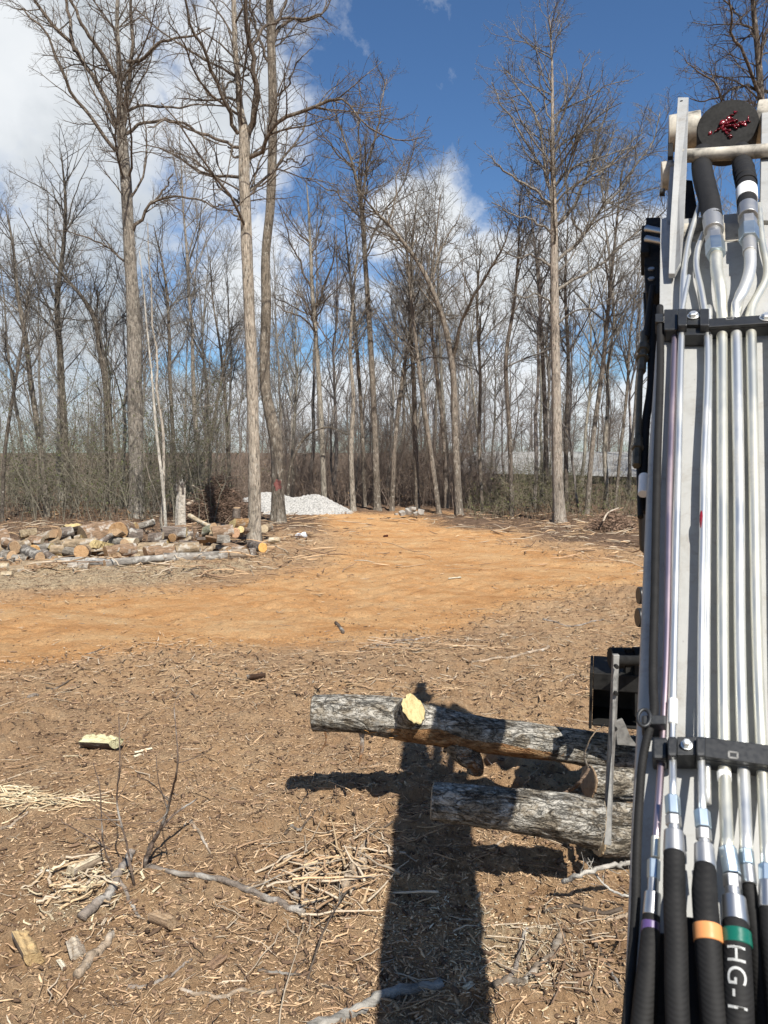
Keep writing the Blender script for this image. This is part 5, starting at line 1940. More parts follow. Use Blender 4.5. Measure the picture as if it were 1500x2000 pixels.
# small strap holding the cable hose, and the upper tie
blk('hose_tie', 1253, 1396, 1302, 1414, .062, .05, M_BLACK, BOOM, 0.004)
m = MB()
for q in ((1253, 1396, 1262, 1412),):
    c = BP(1258, 1402, .066)
    a_ = np.linspace(0, 2 * math.pi, 15)
    m.tube(np.array([c + BU * .012 * math.cos(k) + BV * .02 * math.sin(k) for k in a_]), .004, 8, False)
ex(m, 'tie_buckle', M_BLACK, BOOM)
blk('hose_tie', 1280, 612, 1296, 628, .05, .05, M_BLACK, BOOM, 0.003)
# paper label on the left slim pipe
fit('pipe_label', 1315, 1366, 1314, 1414, .0475, 18, M_PLAB, T['a'], 16)


# lower fittings and hoses
def hose(name, pts, bands=(), parent=None, sides=24):
    return pipe(name, pts, M_HOSE, parent or BOOM, sides, 70)


H1 = hose('hydraulic_hose', [(1317, 1668, .10, 42), (1317, 1740, .11, 44), (1320, 1830, .12, 46), (1322, 1950, .12, 48), (1330, 2120, .10, 50)])
fit('nut', 1313, 1556, 1315, 1592, .09, 31, M_BLUEZ, H1)
fit('nut', 1315, 1594, 1316, 1614, .09, 32, M_STEEL, H1)
fit('neck', 1316, 1612, 1316, 1630, .092, 24, M_STEEL, H1, 20)
fit('ferrule', 1316, 1624, 1317, 1672, .098, 38, M_STEEL, H1, 24, 44)
H2 = hose('hydraulic_hose', [(1377, 1694, .10, 42), (1376, 1740, .11, 50), (1380, 1800, .12, 52), (1386, 1880, .12, 54), (1396, 2000, .11, 56), (1408, 2140, .09, 58)])
fit('nut', 1371, 1584, 1374, 1618, .09, 33, M_BLUEZ, H2)
fit('nut', 1374, 1620, 1375, 1642, .09, 32, M_STEEL, H2)
fit('neck', 1375, 1640, 1375, 1654, .092, 24, M_STEEL, H2, 20)
fit('ferrule', 1375, 1650, 1378, 1700, .098, 38, M_STEEL, H2, 24, 44)
fit('colour_band', 1381, 1808, 1384, 1842, .121, 57, M_ORANGE, H2, 28, 58.5)
H3 = hose('hydraulic_hose', [(1436, 1804, .11, 50), (1439, 1860, .12, 56), (1441, 1930, .12, 60), (1443, 2010, .11, 62), (1448, 2140, .09, 64)])
fit('ring', 1414, 1508, 1415, 1526, .038, 27, M_PLAB, T['c'], 20)
fit('nut', 1421, 1656, 1430, 1708, .09, 36, M_BLUEZ, H3)
fit('nut', 1429, 1710, 1431, 1736, .092, 36, M_STEEL, H3)
fit('neck', 1431, 1734, 1433, 1758, .095, 30, M_STEEL, H3, 20)
fit('ferrule', 1433, 1752, 1437, 1808, .102, 46, M_STEEL, H3, 24, 54)
fit('colour_band', 1438, 1818, 1440, 1848, .118, 57, M_GREEN, H3, 28, 59)
H4 = hose('hydraulic_hose', [(1272, 1790, .07, 34), (1269, 1850, .08, 40), (1262, 1930, .08, 46), (1254, 2020, .07, 50), (1244, 2150, .06, 52)])
fit('nut', 1281, 1634, 1280, 1676, .06, 19, M_YZINC, H4)
fit('nut', 1277, 1680, 1276, 1718, .065, 27, M_BLUEZ, H4)
fit('neck', 1276, 1716, 1275, 1746, .066, 22, M_STEEL, H4, 20)
fit('ferrule', 1275, 1744, 1272, 1790, .07, 32, M_STEEL, H4, 24, 35)
fit('colour_band', 1271, 1802, 1270, 1828, .075, 38, M_PURPLE, H4, 28)
H5 = hose('hydraulic_hose', [(1462, 1720, .07, 26), (1470, 1780, .07, 32), (1482, 1860, .07, 36), (1492, 1960, .06, 40), (1504, 2120, .05, 42)])
fit('nut', 1457, 1660, 1460, 1690, .08, 30, M_BLUEZ, H5)
fit('ferrule', 1460, 1688, 1464, 1728, .075, 28, M_STEEL, H5, 24, 30)
H6 = hose('hydraulic_hose', [(1500, 1770, .09, 34), (1506, 1840, .09, 40), (1516, 1940, .09, 44), (1530, 2120, .08, 46)])
fit('nut', 1498, 1690, 1499, 1724, .085, 34, M_BLUEZ, H6)
fit('ferrule', 1499, 1722, 1501, 1776, .09, 34, M_STEEL, H6, 24, 38)
# black hoses added behind, standing in for deep shade at the boom's foot
for pts in ([(1296, 1830, .03, 40), (1292, 1920, .03, 46), (1282, 2040, .03, 50), (1270, 2200, .03, 52)], [(1350, 1800, .03, 44), (1352, 1900, .03, 50), (1358, 2040, .03, 54), (1364, 2200, .03, 56)],
            [(1412, 1840, .03, 44), (1416, 1920, .03, 50), (1424, 2040, .03, 54), (1432, 2200, .03, 56)], [(1470, 1860, .03, 44), (1476, 1940, .03, 50), (1486, 2040, .03, 54), (1498, 2200, .03, 56)]):
    hose('hydraulic_hose', pts)


def hose_print():
    cu = bpy.data.curves.new('print', 'FONT')
    cu.body = 'HG-1'
    cu.size = 1.0
    cu.space_character = 1.12
    tmp = bpy.data.objects.new('print_tmp', cu)
    COL.objects.link(tmp)
    dg = bpy.context.evaluated_depsgraph_get()
    me = bpy.data.meshes.new_from_object(tmp.evaluated_get(dg))
    bpy.data.objects.remove(tmp)
    bm = bmesh.new()
    bm.from_mesh(me)
    bmesh.ops.triangulate(bm, faces=bm.faces)
    bmesh.ops.subdivide_edges(bm, edges=bm.edges, cuts=2)
    # letters read down the hose, their tops to the right
    x = np.array([v.co.x for v in bm.verts])
    y = np.array([v.co.y for v in bm.verts])
    HP, HR = PATH[H3.name]
    cum = np.concatenate([[0], np.cumsum(np.linalg.norm(np.diff(HP, axis=0), axis=1))])
    s0 = cum[int(np.argmin(np.linalg.norm(HP - BP(1439, 1862, .12), axis=1)))]
    s1 = cum[int(np.argmin(np.linalg.norm(HP - BP(1443, 1974, .112), axis=1)))]
    xs = s0 + (x - x.min()) / (x.max() - x.min()) * (s1 - s0)
    for v, a, h in zip(bm.verts, xs, y):
        p = np.array([np.interp(a, cum, HP[:, k]) for k in range(3)])
        R = float(np.interp(a, cum, HR)) + 0.0012
        q = np.array([np.interp(a + .004, cum, HP[:, k]) for k in range(3)])
        ax = unit(q - p)
        view = unit(CAMP - p)
        nn = unit(view - ax * (view @ ax))
        side = np.cross(nn, ax)
        if side @ BU < 0:
            side = -side
        b = (h - 0.36) / 0.72 * 1.25
        v.co = Vector(p + side * math.sin(b) * R + nn * math.cos(b) * R - EXO)
    m2 = bpy.data.meshes.new('lettering')
    bm.to_mesh(m2)
    bm.free()
    link('lettering', m2, M_TEXT, H3)


hose_print()

# ---- head of the boom
HEAD = MB()
# white flat guard bar; a black disc paints the shade of its hole
front = [BP(1324, 190, .10), BP(1345, 190, .10), BP(1341, 330, .10), BP(1336, 440, .09), BP(1330, 510, .08), BP(1318, 534, .05), BP(1306, 534, .05), BP(1309, 440, .08), BP(1316, 330, .10)]
HEAD.prism(front, -BN * 0.02)
GB = ex(HEAD, 'guard_bar', M_WHITE, None, False, 0.002)
m = MB()
c = BP(1331, 197, .1012)
m.tube([c, c + BN * .0015], pw(1331, 197, .1, 5), 14)
ex(m, 'hole_shade_disc', M_BLACK, GB, False)
m = MB()
m.prism([BP(1290, 428, -.005), BP(1312, 420, -.005), BP(1312, 612, .012), BP(1288, 612, .012)], -BN * 0.03)
m.prism([BP(1309, 320, .0), BP(1322, 320, .0), BP(1312, 440, .0), BP(1300, 440, .0)], -BN * 0.30)
ex(m, 'side_plate', M_WHITE, None, False, 0.002)
# pin boss at the left
m = MB()
c0, c1 = BP(1292, 345, -.06), BP(1316, 341, -.06)
m.tube([c0, c1], [pw(1300, 340, 0, 54)] * 2, 28)
PB = ex(m, 'pin_boss', M_DIRTY, None, True, 0.003, 40)
m = MB()
c = BP(1293, 376, -.02)
m.tube([c - BU * .01, c + BU * .012], [.017, .017], 14)
ex(m, 'grease_cap', M_BLACK, PB, True, 0.002, 40)
# horizontal cross pipe
m = MB()
m.tube([BP(1334, 305, .06), BP(1420, 300, .06), BP(1560, 290, .06)], [pw(1400, 300, .06, 25)] * 3, 24)
ex(m, 'cross_pipe', M_DIRTY, None, True, 0, 40)
# big black pin disc smeared with red grease
m = MB()
cD = BP(1421, 246, .0)
rD = pw(1421, 246, 0, 108)
DN = unit(BN + np.array([0, 0, -0.62]))
m.tube([cD - DN * .12, cD - DN * .002, cD + DN * .004], [rD, rD, rD * .97], 48)
DISC = ex(m, 'pin_disc', M_MATT, None, True, 0, 30)
m = MB()
rng = np.random.default_rng(4)
e1 = unit(BU - DN * (BU @ DN))
e2 = np.cross(DN, e1)
if e2[2] < 0:
    e2 = -e2
lobes_ = [((0, .05), (.20, .46), .12), ((0, 0), (-.52, -.12), .12), ((0, -.05), (.45, -.12), .14), ((.3, -.1), (.70, .08), .08), ((-.1, -.1), (.08, -.46), .10), ((-.25, .1), (.2, .12), .14)]
for (a, b, w) in lobes_:
    for t_ in np.linspace(0, 1, 9):
        u = a[0] + (b[0] - a[0]) * t_ + rng.normal() * .055
        v = a[1] + (b[1] - a[1]) * t_ + rng.normal() * .055
        an = rng.uniform(0, math.pi)
        L_ = rng.uniform(.03, .11)
        rr_ = w * rD * rng.uniform(.5, 1.15) * (1 - .4 * t_)
        P = [cD + DN * .004 + e1 * (u + math.cos(an) * L_ * k) * rD + e2 * (v + math.sin(an) * L_ * k) * rD + DN * .003 * (1 - k * k) for k in (-1, -.4, .3, 1)]
        m.tube(np.array(P), np.array([.35, 1, .85, .25]) * rr_, 9, True, 0.32, 9)
ex(m, 'grease_smear', M_GREASE, DISC, True)
# bosses to either side of the disc
m = MB()
m.tube([BP(1306, 262, -.12), BP(1368, 252, -.12)], [pw(1340, 255, 0, 70)] * 2, 28)
ex(m, 'arm_boss', M_DIRTY, None, True, 0.004, 40)
m = MB()
m.tube([BP(1478, 240, -.05), BP(1560, 232, -.05)], [pw(1490, 240, 0, 80)] * 2, 28)
ex(m, 'arm_boss', M_DIRTY, None, True, 0.004, 40)
m = MB()
m.prism([BP(1306, 236, -.14), BP(1316, 225, -.14), BP(1314, 305, -.14), BP(1304, 305, -.14)], -BN * 0.2)
ex(m, 'boss_shim', M_MATT, None, False, 0.002)
# right hand post
m = MB()
m.prism([BP(1488, 205, .03), BP(1520, 200, .03), BP(1520, 430, .02), BP(1484, 430, .02)], -BN * 0.05)
ex(m, 'head_post', M_WHITE, None, False, 0.003)
m = MB()
m.prism([BP(1310, 330, -.25), BP(1500, 320, -.25), BP(1490, 460, -.2), BP(1340, 470, -.2)], -BN * 0.1)
# arm hoses at the head
K1 = pipe('hydraulic_hose', [(1372, 300, -.05, 36), (1371, 330, .02, 37), (1376, 356, .05, 38), (1386, 395, .075, 38), (1392, 430, .085, 37)], M_HOSE, None, 24)
fit('ferrule', 1391, 424, 1394, 452, .086, 36, M_STEEL, K1, 24)
fit('neck', 1394, 450, 1396, 470, .086, 26, M_STEEL, K1, 20)
fit('nut', 1395, 462, 1396, 474, .086, 33, M_STEEL, K1)
fit('nut', 1396, 474, 1398, 498, .086, 36, M_BLUEZ, K1)
K2 = pipe('hydraulic_hose', [(1448, 296, -.05, 34), (1450, 322, .02, 36), (1457, 350, .06, 36), (1458, 372, .08, 35), (1459, 408, .085, 35)], M_HOSE, None, 24)
for y in (330, 339, 348, 357):
    fit('hose_ring', 1452 + (y - 330) * .2, y, 1452.6 + (y - 330) * .2, y + 4, .03 + (y - 330) * .0016, 39, M_HOSE, K2, 24)
fit('sleeve', 1458, 372, 1459, 392, .083, 38, M_PLAB, K2, 24)
fit('ferrule', 1460, 405, 1461, 426, .086, 36, M_STEEL, K2, 24)
fit('nut', 1461, 430, 1462, 446, .086, 32, M_STEEL, K2)
fit('nut', 1462, 446, 1463, 470, .086, 37, M_BLUEZ, K2)
fit('neck', 1463, 470, 1464, 494, .086, 25, M_STEEL, K2, 20)
m = MB()
m.prism([BP(1330, 350, -.02), BP(1352, 352, -.02), BP(1366, 430, -.02), BP(1336, 432, -.02)], -BN * 0.2)
ex(m, 'head_gusset', M_MATT, None, False, 0.003)
# dark plate seen between the pipe ends
blk('wear_plate', 1335, 436, 1486, 470, .004, .02, M_DIRTY, BOOM, 0.002)

# ---- fittings on the left flank of the boom
m = MB()
m.prism([BP(1253, 440, -.22), BP(1268, 440, -.22), BP(1268, 492, -.22), BP(1251, 492, -.22)], -BN * 0.12)
m.prism([BP(1262, 424, -.25), BP(1290, 424, -.25), BP(1290, 520, -.25), BP(1258, 520, -.25)], -BN * 0.1)
m.prism([BP(1258, 520, -.22), BP(1292, 520, -.22), BP(1290, 572, -.22), BP(1262, 572, -.22)], -BN * 0.12)
m.prism([BP(1256, 570, -.3), BP(1292, 570, -.3), BP(1290, 640, -.3), BP(1262, 640, -.3)], -BN * 0.1)
FL = ex(m, 'valve_block', M_MATT, None, False, 0.006)
for y in (450, 470):
    m = MB()
    m.tube([BP(1262, y - 4, -.19), BP(1280, y, -.19), BP(1300, y + 4, -.19)], [pw(1270, y, -.19, 13)] * 3, 16, n=12)
    ex(m, 'pipe_stub', M_STEEL, FL)
for y in (527, 546):
    m = MB()
    c = BP(1272, y, -.219)
    m.tube([c, c + BN * .008], [.014, .014], 6)
    ex(m, 'bolt', M_STEEL, FL, False)


def flank(name, pts, mat, sides=14):
    P = [BP(x, y, o) for x, y, o, w in pts]
    R = [pw(x, y, o, w) for x, y, o, w in pts]
    mb = MB()
    mb.tube(P, R, sides, True, None, 50)
    return ex(mb, name, mat)


flank('hydraulic_hose', [(1274, 560, -.22, 11), (1266, 620, -.22, 11), (1261, 660, -.22, 13)], M_HOSE)
F1 = flank('flank_pipe', [(1258, 650, -.22, 13), (1256, 690, -.22, 14), (1251, 730, -.22, 11), (1248, 800, -.22, 12), (1245, 880, -.22, 13)], M_OLIVE)
for (x, y, yy, w) in ((1257, 676, 686, 24), (1255, 698, 702, 26), (1254, 704, 726, 17), (1247, 856, 870, 18), (1246, 872, 878, 24), (1244, 880, 910, 17)):
    fit('nut', x, y, x - 1, yy, -.22, w, M_OLIVE, F1, 6)
flank('hydraulic_hose', [(1276, 600, -.24, 14), (1273, 680, -.24, 15), (1271, 760, -.24, 16), (1262, 820, -.24, 16), (1258, 880, -.24, 17), (1256, 1000, -.26, 15)], M_HOSE)
flank('hydraulic_hose', [(1247, 905, -.24, 9), (1249, 960, -.24, 10), (1251, 1010, -.24, 12)], M_HOSE)
fit('flank_boss', 1258, 930, 1256, 965, -.2, 20, M_PLAB, BOOM, 18)

# ---- arm hanging from the head of the boom, with its ram
def world_box(mb, p0, p1, w0, w1, t0, t1):
    x = unit(p1 - p0)
    s = unit(np.cross(x, np.array([0, 1.0, 0.1])))
    u = np.cross(s, x)
    V = []
    for p, w, t_ in ((p0, w0, t0), (p1, w1, t1)):
        for a, b in ((-1, -1), (1, -1), (1, 1), (-1, 1)):
            V.append(p + s * a * w + u * b * t_)
    mb.add(np.array(V), [(0, 1, 2, 3), (7, 6, 5, 4), (0, 4, 5, 1), (1, 5, 6, 2), (2, 6, 7, 3), (3, 7, 4, 0)])


A0 = BP(1455, 450, -.32)
A1 = PX(1370, 1300, 4.75)
m = MB()
world_box(m, A0, A1, .09, .08, .10, .08)
ex(m, 'arm', M_MATT, None, False, 0.01)
m = MB()
m.tube([PX(1290, 900, 4.35), PX(1285, 1110, 4.5)], [.055, .055], 20)
m.tube([PX(1285, 1110, 4.5), PX(1278, 1290, 4.62)], [.03, .03], 16)
ex(m, 'bucket_ram', M_MATT, None, True, 0, 40)
# black lugs on the arm, just left of the boom
for (x, y, w) in ((1253, 1163, 34), (1251, 1206, 38)):
    m = MB()
    c = PX(x, y, 4.5)
    m.tube([c - np.array([.02, 0, 0]), c + np.array([.12, 0, 0])], [w * .5 * 4.5 / 1500] * 2, 18)
    ex(m, 'arm_lug', M_BLACK, None, True, 0.004, 40)
m = MB()
m.tube([PX(1262, 985, 4.4), PX(1264, 1062, 4.42), PX(1264, 1063, 4.42), PX(1275, 1075, 4.42)], [.045, .045, .052, .05], 16)
ex(m, 'ram_gland', M_BLACK, None, True, 0.004, 40)

# ---- bucket: an open black box hung from two pins
DB = 4.72


def bp3(x, y, d=DB):
    return PX(x, y, d)


m = MB()
x0, x1 = bp3(1152, 1315)[0], bp3(1152, 1315)[0] + 0.62
zt, zb = bp3(1152, 1313)[2], bp3(1152, 1424)[2]
yf, yk = DB, DB + 0.42
th = 0.018
Z = np.array([0, 0, 1.0])
X = np.array([math.cos(.275), -math.sin(.275), 0])
Yv = np.array([math.sin(.275), math.cos(.275), 0])
zc, zh = (zt + zb) / 2, (zt - zb) / 2
O_ = np.array([x0, DB, zc])
BW, BD = 0.62, 0.42


def bk(u, v, w, hu, hv, hw):
    m.box(O_ + X * u + Yv * v + Z * w, (X, Yv, Z), (hu, hv, hw))


bk(th / 2, BD / 2, 0, th / 2, BD / 2, zh)
bk(BW - th / 2, BD / 2, 0, th / 2, BD / 2, zh)
bk(BW / 2, BD / 2 + .01, zh - .058, BW / 2 - th - .002, BD / 2, .055)
bk(BW / 2, BD - .01, -.03, BW / 2 - th - .002, .012, zh - .04)
bk(BW / 2, BD / 2 + .02, -zh + .012, BW / 2 - th - .002, BD / 2 - .04, .01)
BK = ex(m, 'bucket', M_MATT, None, False, 0.006)
m = MB()
m.prism([bp3(1200, 1410, 4.62), bp3(1216, 1404, 4.62), bp3(1222, 1416, 4.62), bp3(1232, 1440, 4.62), bp3(1246, 1458, 4.62), bp3(1206, 1455, 4.62)], np.array([0, .02, 0]))
ex(m, 'side_cutter', M_GBAR, BK, False, 0.003)
m = MB()
for (xa, xb, y, w) in ((1191, 1216, 1285, 42), (1216, 1262, 1283, 24), (1236, 1300, 1283, 40)):
    m.tube([bp3(xa, y), bp3(xb, y)], [w * .5 * DB / 1500] * 2, 22)
PN = ex(m, 'bucket_pin', M_MATT, BK, True, 0.004, 40)
m = MB()
m.prism([bp3(1222, 1268, 4.70), bp3(1236, 1268, 4.70), bp3(1234, 1345, 4.70), bp3(1222, 1345, 4.70)], np.array([0, .05, 0]))
m.prism([bp3(1240, 1296, 4.66), bp3(1262, 1296, 4.66), bp3(1262, 1400, 4.66), bp3(1240, 1400, 4.66)], np.array([0, .05, 0]))
ex(m, 'bucket_link', M_MATT, BK, False, 0.004)
# flat grey bar of the thumb
m = MB()
m.prism([PX(1198, 1279, 4.40), PX(1210, 1279, 4.40), PX(1205, 1400, 4.36), PX(1199, 1500, 4.30), PX(1197, 1560, 4.24), PX(1194, 1652, 4.10), PX(1180, 1650, 4.10), PX(1184, 1560, 4.24), PX(1188, 1480, 4.30), PX(1194, 1380, 4.36)], np.array([0, .03, 0]))
TH = ex(m, 'thumb_bar', M_GBAR, None, False, 0.003)
m = MB()
m.tube([PX(1203, 1290, 4.42), PX(1260, 1290, 4.6)], [.03, .03], 16)
ex(m, 'thumb_pin', M_MATT, TH, True, 0.003, 40)

for (x, y) in ((1202, 1300), (1201, 1352), (1199, 1420)):
    m = MB()
    c = PX(x, y, 4.36)
    m.tube([c, c - np.array([0, .035, 0])], [.012, .012], 6)
    ex(m, 'bolt', M_MATT, TH, False)

m = MB()
pts_ = [(1370, 998), (1369.5, 1006), (1369, 1016), (1368.5, 1030)]
m.tube([BP(x, y, .0535) for x, y in pts_], [.0018, .0042, .0036, .0012], 8, True, None, 16)
ex(m, 'grease_smear', M_GREASE, T['b'], True)

# ------------------------------------------------------------------ wood litter
def gzv(x, y):
    return ground_height(x, y)


def litter(name, label, count, dr, lr, rr, cols, seed, squash=0.35, npt=3, sides=4, bend=0.12, lift=0.02, wgt=None, taper=0.35, cat='litter'):
    rng = np.random.default_rng(seed)
    # even density in the picture's wedge, thinning with distance
    d = dr[0] + (dr[1] - dr[0]) * rng.random(count) ** 1.0
    az = np.radians(rng.uniform(-33, 33, count))
    x, y = d * np.tan(az), d
    P2 = np.stack([x, y], -1)
    keep = rng.random(count) < np.clip((fbm(P2 * 0.9, 3, seed + 3) - 0.22) * 2.6, 0.35, 1)
    cl, dk, sw = ground_masks(x, y)
    keep &= rng.random(count) > cl * 0.93
    if wgt is not None:
        keep &= rng.random(count) < wgt(x, y, sw)
    x, y = x[keep], y[keep]
    n = len(x)
    z0 = gzv(x, y)
    z = z0 + rng.uniform(0.0, lift, n)
    L = rng.uniform(lr[0], lr[1], n) ** 1.0 * (lr[0] + (lr[1] - lr[0]) * rng.random(n) ** 2) / ((lr[0] + lr[1]) / 2)
    th = rng.uniform(0, math.pi, n)
    dv = np.stack([np.cos(th), np.sin(th), rng.normal(size=n) * 0.16], -1)
    s = np.linspace(-0.5, 0.5, npt)
    P = np.stack([x, y, z], -1)[:, None] + dv[:, None] * (L[:, None] * s[None])[..., None]
    side = np.stack([-np.sin(th), np.cos(th), 0 * th], -1)
    P += side[:, None] * (L * rng.normal(size=n) * bend)[:, None, None] * (0.25 - s ** 2)[None, :, None] * 2
    P[:, :, 2] += (L * rng.uniform(-.3, 1, n) * bend)[:, None] * (0.25 - s ** 2)[None] * 2
    P[:, 1:-1, :2] += rng.normal(size=(n, npt - 2, 2)) * (L * 0.03)[:, None, None]
    g = z[:, None]
    R = rng.uniform(rr[0], rr[1], n)[:, None] * (taper + (1 - taper) * (1 - np.abs(2 * s) ** 2))[None]
    P[:, :, 2] = np.maximum(P[:, :, 2], g - 0.004)
    V, Q = tubes(P, R, sides, squash)
    c = np.array(cols)[rng.integers(0, len(cols), n)] * rng.uniform(0.65, 1.3, (n, 1))
    tint = np.repeat(np.concatenate([c, np.ones((n, 1))], 1), npt * sides, 0)
    o = link(name, new_mesh(name, V, Q, True, {'tint': tint}), M_VCOL)
    tag(o, label, cat, kind='stuff')


TAN = (0.50, 0.365, 0.22)
TAN2 = (0.48, 0.33, 0.195)
GRY = (0.45, 0.365, 0.265)
BRN = (0.38, 0.25, 0.15)
DRK = (0.17, 0.11, 0.07)
CRM = (0.56, 0.465, 0.305)
litter('wood_chips', 'fine shredded wood and bark trodden into the soil', 58000, (3.0, 10.5), (0.012, 0.075), (0.0014, 0.0048), [TAN, TAN2, TAN2, GRY, BRN, DRK, (0.50, 0.345, 0.205), (0.44, 0.295, 0.175)], 1, bend=0.05, lift=0.010)
litter('wood_chips', 'coarse shredded wood scattered over the cleared ground', 42000, (7.5, 26), (0.04, 0.17), (0.005, 0.014), [TAN, TAN2, GRY, BRN, DRK, BRN], 2, lift=0.03, bend=0.05)
litter('bark_crumbs', 'dark crumbs of bark and soil between the wood chips', 26000, (3.2, 22), (0.012, 0.06), (0.005, 0.018), [DRK, (0.11, 0.07, 0.045), (0.21, 0.135, 0.085)], 9, 0.6, bend=0.02, taper=0.5, lift=0.012)
litter('bark_flakes', 'flakes of brown bark and rotten wood matted into the soil', 30000, (3.0, 11.5), (0.010, 0.055), (0.003, 0.010), [TAN2, (0.50, 0.34, 0.20), (0.44, 0.29, 0.175), BRN, (0.54, 0.38, 0.23), (0.47, 0.32, 0.19)], 8, 0.3, bend=0.03, taper=0.6, lift=0.008)
litter('twig_litter', 'thin broken twigs lying over the cleared ground', 2600, (3.0, 16), (0.08, 0.42), (0.002, 0.0055), [GRY, BRN, BRN, TAN2, DRK, DRK], 3, 1.0, 7, 4, 0.08, 0.02)
litter('sawdust', 'cream sawdust flakes sprinkled on the soil by the boom shadow', 60000, (3.0, 6.5), (0.008, 0.03), (0.002, 0.005), [CRM, (0.70, 0.62, 0.46), CRM], 4, 0.4, wgt=lambda x, y, sw: np.clip(sw * 1.1 - 0.15, 0.0, 1))
litter('twig_litter', 'branches and bark scraps along the edge of the wood', 5000, (15, 31), (0.2, 0.9), (0.006, 0.02), [GRY, BRN, TAN2, DRK], 5, 1.0, 6, 4, 0.2, 0.08)


# ------------------------------------------------------------------ single branches and chunks
def on_ground(x, y, lift=0.0):
    p = G(x, y)
    p[2] = float(ground_height(p[0], p[1])) + lift
    return p


def branch(name, label, pts, w, color, seed, twigs=0, lift=None, cat='branch', group=None, mat=None):
    """pts photo (x, y[, height m]); w width px at the first and last point"""
    rng = np.random.default_rng(seed)
    P = []
    for q in pts:
        h = q[2] if len(q) > 2 else 0.0
        if h > 0.0:
            g0 = np.array(on_ground(q[0], q[1]))
            # a raised point is nearer than the ground behind it
            r = ray(q[0], q[1])
            t = (g0[2] + h - CAM_H) / r[2]
            P.append(CAMP + r * t)
        else:
            P.append(on_ground(q[0], q[1]))
    P = np.array(P)
    d = P[:, 1]
    R = np.interp(np.linspace(0, 1, len(P)), [0, 1], [w[0], w[1]]) * 0.5 * d / 1500
    for k, q in enumerate(pts):
        if len(q) < 3 or q[2] == 0:
            P[k, 2] += R[k] * 0.8
    raised = any(len(q) > 2 for q in pts)
    P, R = resample(P, R, 26)
    if not raised:
        # lie on the clods
        g_ = ground_height(P[:, 0], P[:, 1]) + R * 0.6
        k_ = np.ones(5) / 5
        P[:, 2] = np.maximum(np.convolve(np.pad(g_, 2, 'edge'), k_, 'valid'), g_ - R * 0.3)
    c = P.mean(0)
    P = P - c
    P[1:-1] += rng.normal(size=P[1:-1].shape) * (R[1:-1, None] * 0.25)
    R = R * (1 + 0.25 * (rng.random(len(R)) - .5))
    m = MB()
    m.tube(P, R, 9)
    if twigs:
        Q, q_ = grow(rng, P[None], R[None], twigs, (0.15, 0.4), (25, 70), 5, 0.2, 0.03, 0.2, 0.6, 0.0018)
        m.add(*tubes(Q, q_, 4))
    o = m.build(name, mat or M_LOG, None, color=color)
    o.location = c
    tag(o, label, cat, group)
    return o


